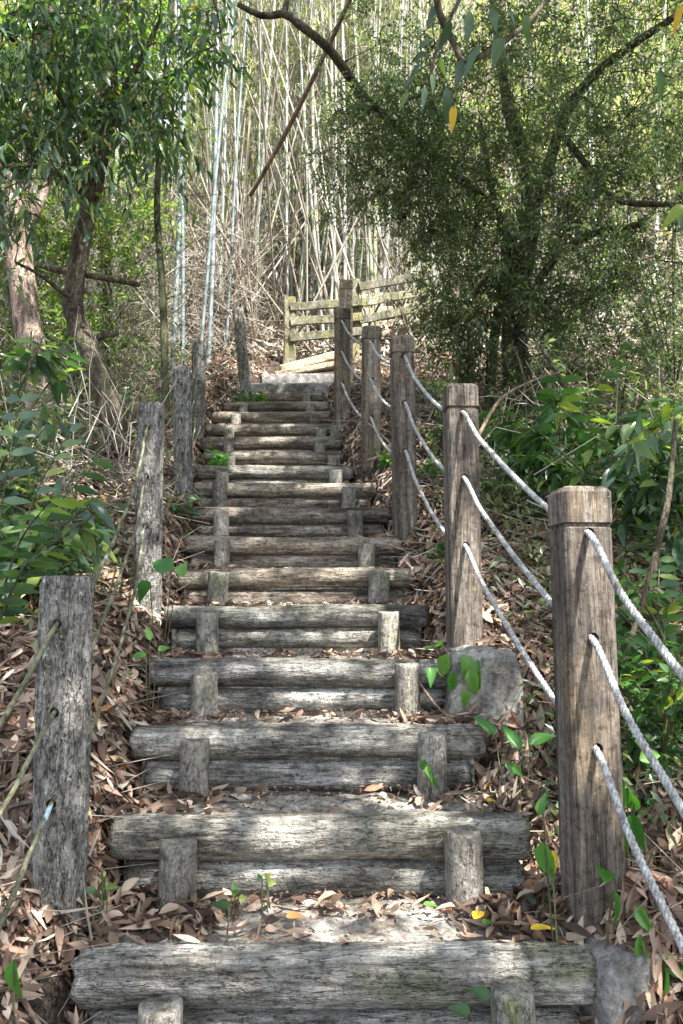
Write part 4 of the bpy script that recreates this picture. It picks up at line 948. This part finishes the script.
def side_near(n):
    Y = 1.15 + 2.6 * R.random(n) ** .9; px = R.uniform(-60, 760, n); X = (px - 341.5) / F * Y * 1.06
    d = np.abs(X - xcen(Y)) - xhalf(Y); k = d > -.03; return X[k], Y[k]
def side_mid(n):
    Y = 3.4 + 5.4 * R.random(n); px = R.uniform(-60, 760, n); X = (px - 341.5) / F * Y
    d = np.abs(X - xcen(Y)) - xhalf(Y); k = d > -.03; return X[k], Y[k]
def tread_fx(dens):
    def f(n):
        k = np.minimum((R.random(n) ** 1.15 * 17).astype(int), 16); fY = R.random(n); Y = Y0 + DEP * k + .02 + fY * (DEP - .10)
        u = R.uniform(-1, 1, n); X = xcen(Y) + u * xhalf(Y)
        clump = .5 + .5 * np.sin(7 * X + 3.1 * k + 2) * np.sin(4 * X - 5 * k + 1)
        p = np.clip(np.abs(u) ** 3 * 1.1 + .55 * (fY > .62) * clump + .10 * clump + .35 * (fY < .5) * (u < -.1) * (k == 0) + .04, 0, 1) * dens
        p = p * np.where((np.abs(u) < .5) & (fY < .75), .2, 1)
        # the third stake zone to the right of each tread keeps more leaves
        m = R.random(n) < p; return X[m], Y[m]
    return f
g = Geo()
for q in range(7):
    g.add(*litter(4300, side_near, .084 + .012 * (q % 3), .019 + .003 * (q % 2), ST5, 0, '', '', .045))
for q in range(5):
    g.add(*litter(6500, side_mid, .09, .021, ST3 if q < 3 else ST4, 0, '', '', .05))
for L_, W_, n_ in ((.06, .030, 3500), (.035, .012, 9000), (.12, .016, 2500)):
    g.add(*litter(n_, side_near, L_, W_, ST5, 0, '', '', .04)); g.add(*litter(n_ * 2, side_mid, L_, W_, ST3, 0, '', '', .045))
stuff('leaf_litter', g, 'litter', 'layer of dead brown and tan leaves covering the banks')
g = Geo()
for q in range(4): g.add(*litter(1500, tread_fx(1), .066, .02, ST5, 0, '', '', .014, True))
def t0(n):      # deep drift of leaves on the lowest tread
    Y = R.uniform(1.93, 2.16, n); u = R.random(n); X = np.where(u < .55, -.70 + .40 * R.random(n) ** 1.3, .66 - .33 * R.random(n) ** 1.3); return X, Y
def tm(n):      # the path bottom by the lowest step
    Y = R.uniform(1.2, 1.72, n); X = np.where(R.random(n) < .5, R.uniform(-.75, -.5, n), R.uniform(.5, .75, n)); return X, Y
g.add(*litter(260, t0, .08, .022, ST5, 0, '', '', .03, True)); g.add(*litter(200, tm, .085, .022, ST5, 0, '', '', .03, True))
stuff('tread_litter', g, 'litter', 'dead leaves drifted along the edges of the step treads')
g = Geo()
def crumbs(n):
    k = (R.random(n) * 14).astype(int); fY = 1 - R.random(n) ** 2; Y = Y0 + DEP * k + .03 + fY * (DEP - .08); X = xcen(Y) + R.uniform(-1, 1, n) * xhalf(Y); return X, Y
g.add(*litter(5200, crumbs, .02, .008, ST3, 0, '', '', .006, True))
stuff('leaf_crumbs', g, 'litter', 'small broken bits of leaf scattered on the treads')
g = Geo()
for fx, n in ((side_near, 700), (side_mid, 2600)):
    g.add(*litter(n, fx, .22, .012, ST4, 0, '', '', .05))
def far_(n):
    Y = 8.7 + 10 * R.random(n) ** 1.4; px = R.uniform(-60, 760, n); X = (px - 341.5) / F * Y; return X, Y
for q in range(3): g.add(*litter(9000, far_, .20, .035, ST3, 0, '', '', .12))
stuff('bamboo_litter', g, 'straw', 'pale dry bamboo leaves and sheaths strewn over the slope')
g = Geo(); X, Y = side_near(1300); A = np.stack([X, Y, surf(X, Y) + .03], 1); D = norm(R.standard_normal(A.shape) * [1, 1, .1] + [0, 0, .2]); g.add(*prisms(A, A + D * R.uniform(.08, .3, (len(A), 1)), .002, .001))
X, Y = side_mid(2200); A = np.stack([X, Y, surf(X, Y) + .04], 1); D = norm(R.standard_normal(A.shape) * [1, 1, .25] + [0, 0, .35]); g.add(*prisms(A, A + D * R.uniform(.1, .45, (len(A), 1)), .003, .0015))
stuff('twig_litter', g, 'straw', 'thin dry twigs and stalks scattered on the banks')

# single conspicuous fallen leaves
def fallen(label, px, py, Y, L, W, mat, ang, dz=.02, tread=True, fold=.35, curl=.25, name='fallen_leaf'):
    p = at(px, py, Y); p[2] = float(surf(p[0], p[1])) + dz; d = np.array([math.cos(ang), math.sin(ang), .1])
    V, Q = leaves([p - d * L / 2], [d], [(R.normal(0, .1), -.35, 1)], [L], [W], STB, fold, curl, .3)
    o = mk(name, V - p, Q, None, mat); o.location = [float(a) for a in p]; tag(o, label, 'leaf', 'conspicuous single fallen leaves')
fallen('bright orange yellow leaf lying on the right end of the lowest step', 546, 941, 1.90, .075, .022, 'leaf_yellow', .1, .035)
fallen('yellow brown leaf standing near the stub on the lowest tread', 480, 911, 1.97, .075, .028, 'leaf_yellow', 1.0, .04)
fallen('small yellow green leaf on the lowest tread', 489, 925, 1.93, .04, .02, 'leaf_bright', .6, .035)
fallen('small bright green leaf lying on the second riser', 431, 889, 2.04, .042, .018, 'leaf_bright', -.3, .03)
fallen('orange curled leaf in a patch of sun on the lowest tread', 297, 917, 2.0, .055, .028, 'leaf_orange', .2, .02)
fallen('big tan leaf in the litter at the lower left corner', 45, 1000, 1.62, .13, .036, 'leaf_orange', .9, .05)
fallen('yellow brown leaf at the left of the lowest step', 52, 950, 1.72, .09, .03, 'leaf_orange', .8, .05)
fallen('pinkish leaf at the left end of the lowest step', 38, 968, 1.70, .06, .035, 'leaf_brown', -.5, .05)
fallen('large upright brown leaf right of the second step', 522, 788, 2.28, .085, .035, 'leaf_brown', 1.3, .05)
fallen('yellow leaf bit on the ledge right of the third step', 492, 798, 2.3, .03, .02, 'leaf_yellow', .2, .03)
fallen('reddish brown leaf hanging by the concrete footing', 497, 675, 2.75, .08, .035, 'leaf_brown', 1.4, .2)
for q, (px, py, Y) in enumerate([(115, 770, 2.3), (92, 770, 2.2), (128, 700, 2.5), (100, 690, 2.5), (150, 665, 2.8)]):
    fallen(['long pale papery sheath left of the third step', 'pale papery sheath just right of the nearest round post', 'split pale sheath in the litter left of the fourth step', 'narrow pale sheath above the nearest round post',
            'bleached sheath lying left of the fifth step'][q], px, py, Y, .17, .028, 'straw', 1.1 + .3 * q, .05, name='bamboo_sheath')

# ------------------------------------------------------------------ unseen trees added to dapple the stairs with shade
PATCH = []  # spots kept sunlit by holes in the added crowns
def patch(px, py, k, rx, ry):
    s = STEPS[k]; p = at(px, py, s['Y'] + .0); PATCH.append((p[0], p[1] + .1, p[2], rx, ry))
for a in [(300, 620, 4, .22, .13), (350, 580, 5, .22, .16), (300, 585, 5, .3, .10), (250, 590, 5, .2, .08), (310, 760, 2, .20, .10), (330, 690, 3, .22, .12), (250, 700, 3, .2, .08), (340, 480, 8, .28, .14), (270, 462, 9, .25, .10),
          (270, 440, 11, .2, .12), (460, 800, 1, .14, .12), (430, 935, 0, .13, .09), (150, 815, 1, .1, .08), (280, 945, 0, .12, .08), (300, 880, 1, .25, .06), (320, 365, 17, .6, .4), (400, 350, 17, .8, .6),
          (230, 425, 12, .18, .16), (350, 640, 4, .14, .1), (250, 370, 17, .5, .4)]: patch(*a)
PATCH += [(.50, 2.96, .1, .12, .16), (.47, 3.0, -.1, .07, .1), (-.88, 3.25, .4, .08, .18), (-.85, 3.2, .1, .12, .12), (.95, 2.2, -.75, .3, .14), (.42, 2.3, -.6, .2, .16)]
def canopy_tree(name, label, trunk, rad, spread, n):
    loc = np.array(trunk[0], float); t = empty(name, loc, label, 'tree', 'unseen trees added to shade the stairs')
    P = smooth_path(trunk, 30); g = Geo(); g.add(*tube(P, rad, 12, rough=.06)); g.build('trunk', 'bark_dark', t, loc)
    top = P[-8]; gl, gt = Geo(), Geo()
    # cluster targets: a layer 4 to 6 m above the slope, shifted towards the sun
    x0, x1, y0, y1 = spread
    gx = R.uniform(x0, x1, n); gy = R.uniform(y0, y1, n); gz = Lr(gy)
    h = R.uniform(4.6, 6.8, n); C = np.stack([gx, gy, gz], 1) + SUN[None] * (h / SUN[2])[:, None]
    # gaps and thinner sides that let more sun through
    dens = .5 + .5 * np.sin(2.3 * gx + 1.1 * gy + 1) * np.sin(2.9 * gy - 1.7 * gx + 2)
    edge = np.clip((np.abs(gx) - 1.0) / 2.0, 0, 1)
    keep = R.random(n) < np.clip(.99 - .75 * edge * (dens < .6) - .5 * np.clip((gy - 7) / 1, 0, 1) - .10 * (dens < .3), .1, 1) * np.where((gx > 1.25) | (gx < -1.7), .42, 1)
    for (cx, cy, cz, rx, ry) in PATCH:  # leaf clusters cut away along the sun rays to light chosen spots
        tt = (C[:, 2] - cz) / SUN[2]; lx = C[:, 0] - SUN[0] * tt; ly = C[:, 1] - SUN[1] * tt
        keep &= ((lx - cx) / (rx + .10)) ** 2 + ((ly - cy) / (ry + .10)) ** 2 > 1
    el = C[:, 2] > .86 * C[:, 1] + .35           # outside the picture: everything lies above the view
    keep &= el | (C[:, 1] < 0)
    C = C[keep]
    nb = 9; tips = C[R.choice(len(C), nb, replace=False)]; limbs = []
    for tp in tips:
        bp = smooth_path([top, (top + tp) / 2 + [0, 0, .5], tp], 16); g = Geo(); g.add(*tube(bp, [.07, .02], 7)); g.build('branch', 'bark_dark', t, loc); limbs.append(bp)
    LPt = np.concatenate(limbs); d = ((C[:, None] - LPt[None]) ** 2).sum(-1); o = LPt[d.argmin(1)]; pick = R.random(len(C)) < .25
    gt.add(*prisms(o[pick], C[pick], .006, .002))
    for _ in range(2): sprays(gl, gt, C + R.normal(0, .05, C.shape), rdir(len(C)) * [1, 1, .4], 5, tl=.22, L=.125, W=.06, st=ST4, droop=.2)
    gt.build('twig_sprays', 'bark_dark', t, loc); gl.build('crown', 'leaf_mid', t, loc)
canopy_tree('shade_tree', 'unseen tree added at the right to dapple the stairs with shade', [(4.6, 1.6, float(G(4.6, 1.6)) - .2), (4.5, 1.4, 1.5), (4.0, 1.0, 3.4), (3.2, .8, 5.0)], [.22, .18, .12], (-.3, 3.4, .4, 8.0), 2600)
canopy_tree('shade_tree', 'unseen tree added at the left to dapple the stairs with shade', [(-4.8, .6, float(G(-4.8, .6)) - .2), (-4.6, .5, 1.5), (-3.8, .6, 3.4), (-2.6, .9, 5.0)], [.22, .18, .12], (-3.8, .3, .4, 8.0), 3000)

# ------------------------------------------------------------------ light, sky, camera
w = bpy.data.worlds.new('World'); sc.world = w; w.use_nodes = True; nt = w.node_tree
bg = nt.nodes['Background']; sky = nt.nodes.new('ShaderNodeTexSky'); sky.sky_type = 'NISHITA'; sky.sun_disc = False
elev = math.asin(SUN[2]); azim = math.atan2(SUN[0], SUN[1])
sky.sun_elevation = elev; sky.sun_rotation = azim; sky.dust_density = 1.5
hs = nt.nodes.new('ShaderNodeHueSaturation'); hs.inputs['Saturation'].default_value = .6
nt.links.new(sky.outputs[0], hs.inputs['Color']); nt.links.new(hs.outputs[0], bg.inputs[0]); bg.inputs[1].default_value = .15
sd = bpy.data.lights.new('sun', 'SUN'); sd.energy = 5.0; sd.angle = math.radians(.5); sd.color = (1, .97, .92)
so = bpy.data.objects.new('sun', sd); COL.objects.link(so); so.rotation_euler = Vector(SUN).to_track_quat('Z', 'Y').to_euler()
cd = bpy.data.cameras.new('camera'); cam = bpy.data.objects.new('camera', cd); COL.objects.link(cam)
cd.sensor_fit = 'VERTICAL'; cd.sensor_height = 36; cd.lens = F / 1024 * 36; cd.clip_start = .02; cd.clip_end = 300
cam.rotation_euler = (math.pi / 2 + PITCH, 0, 0); sc.camera = cam
sc.view_settings.view_transform = 'Standard'; sc.view_settings.look = 'None'; sc.view_settings.exposure = 1.82; sc.view_settings.gamma = 1
sc.render.resolution_x = 683; sc.render.resolution_y = 1024
sc.cycles.max_bounces = 5; sc.cycles.diffuse_bounces = 3; sc.cycles.transmission_bounces = 3; sc.cycles.glossy_bounces = 1; sc.cycles.caustics_reflective = False; sc.cycles.caustics_refractive = False
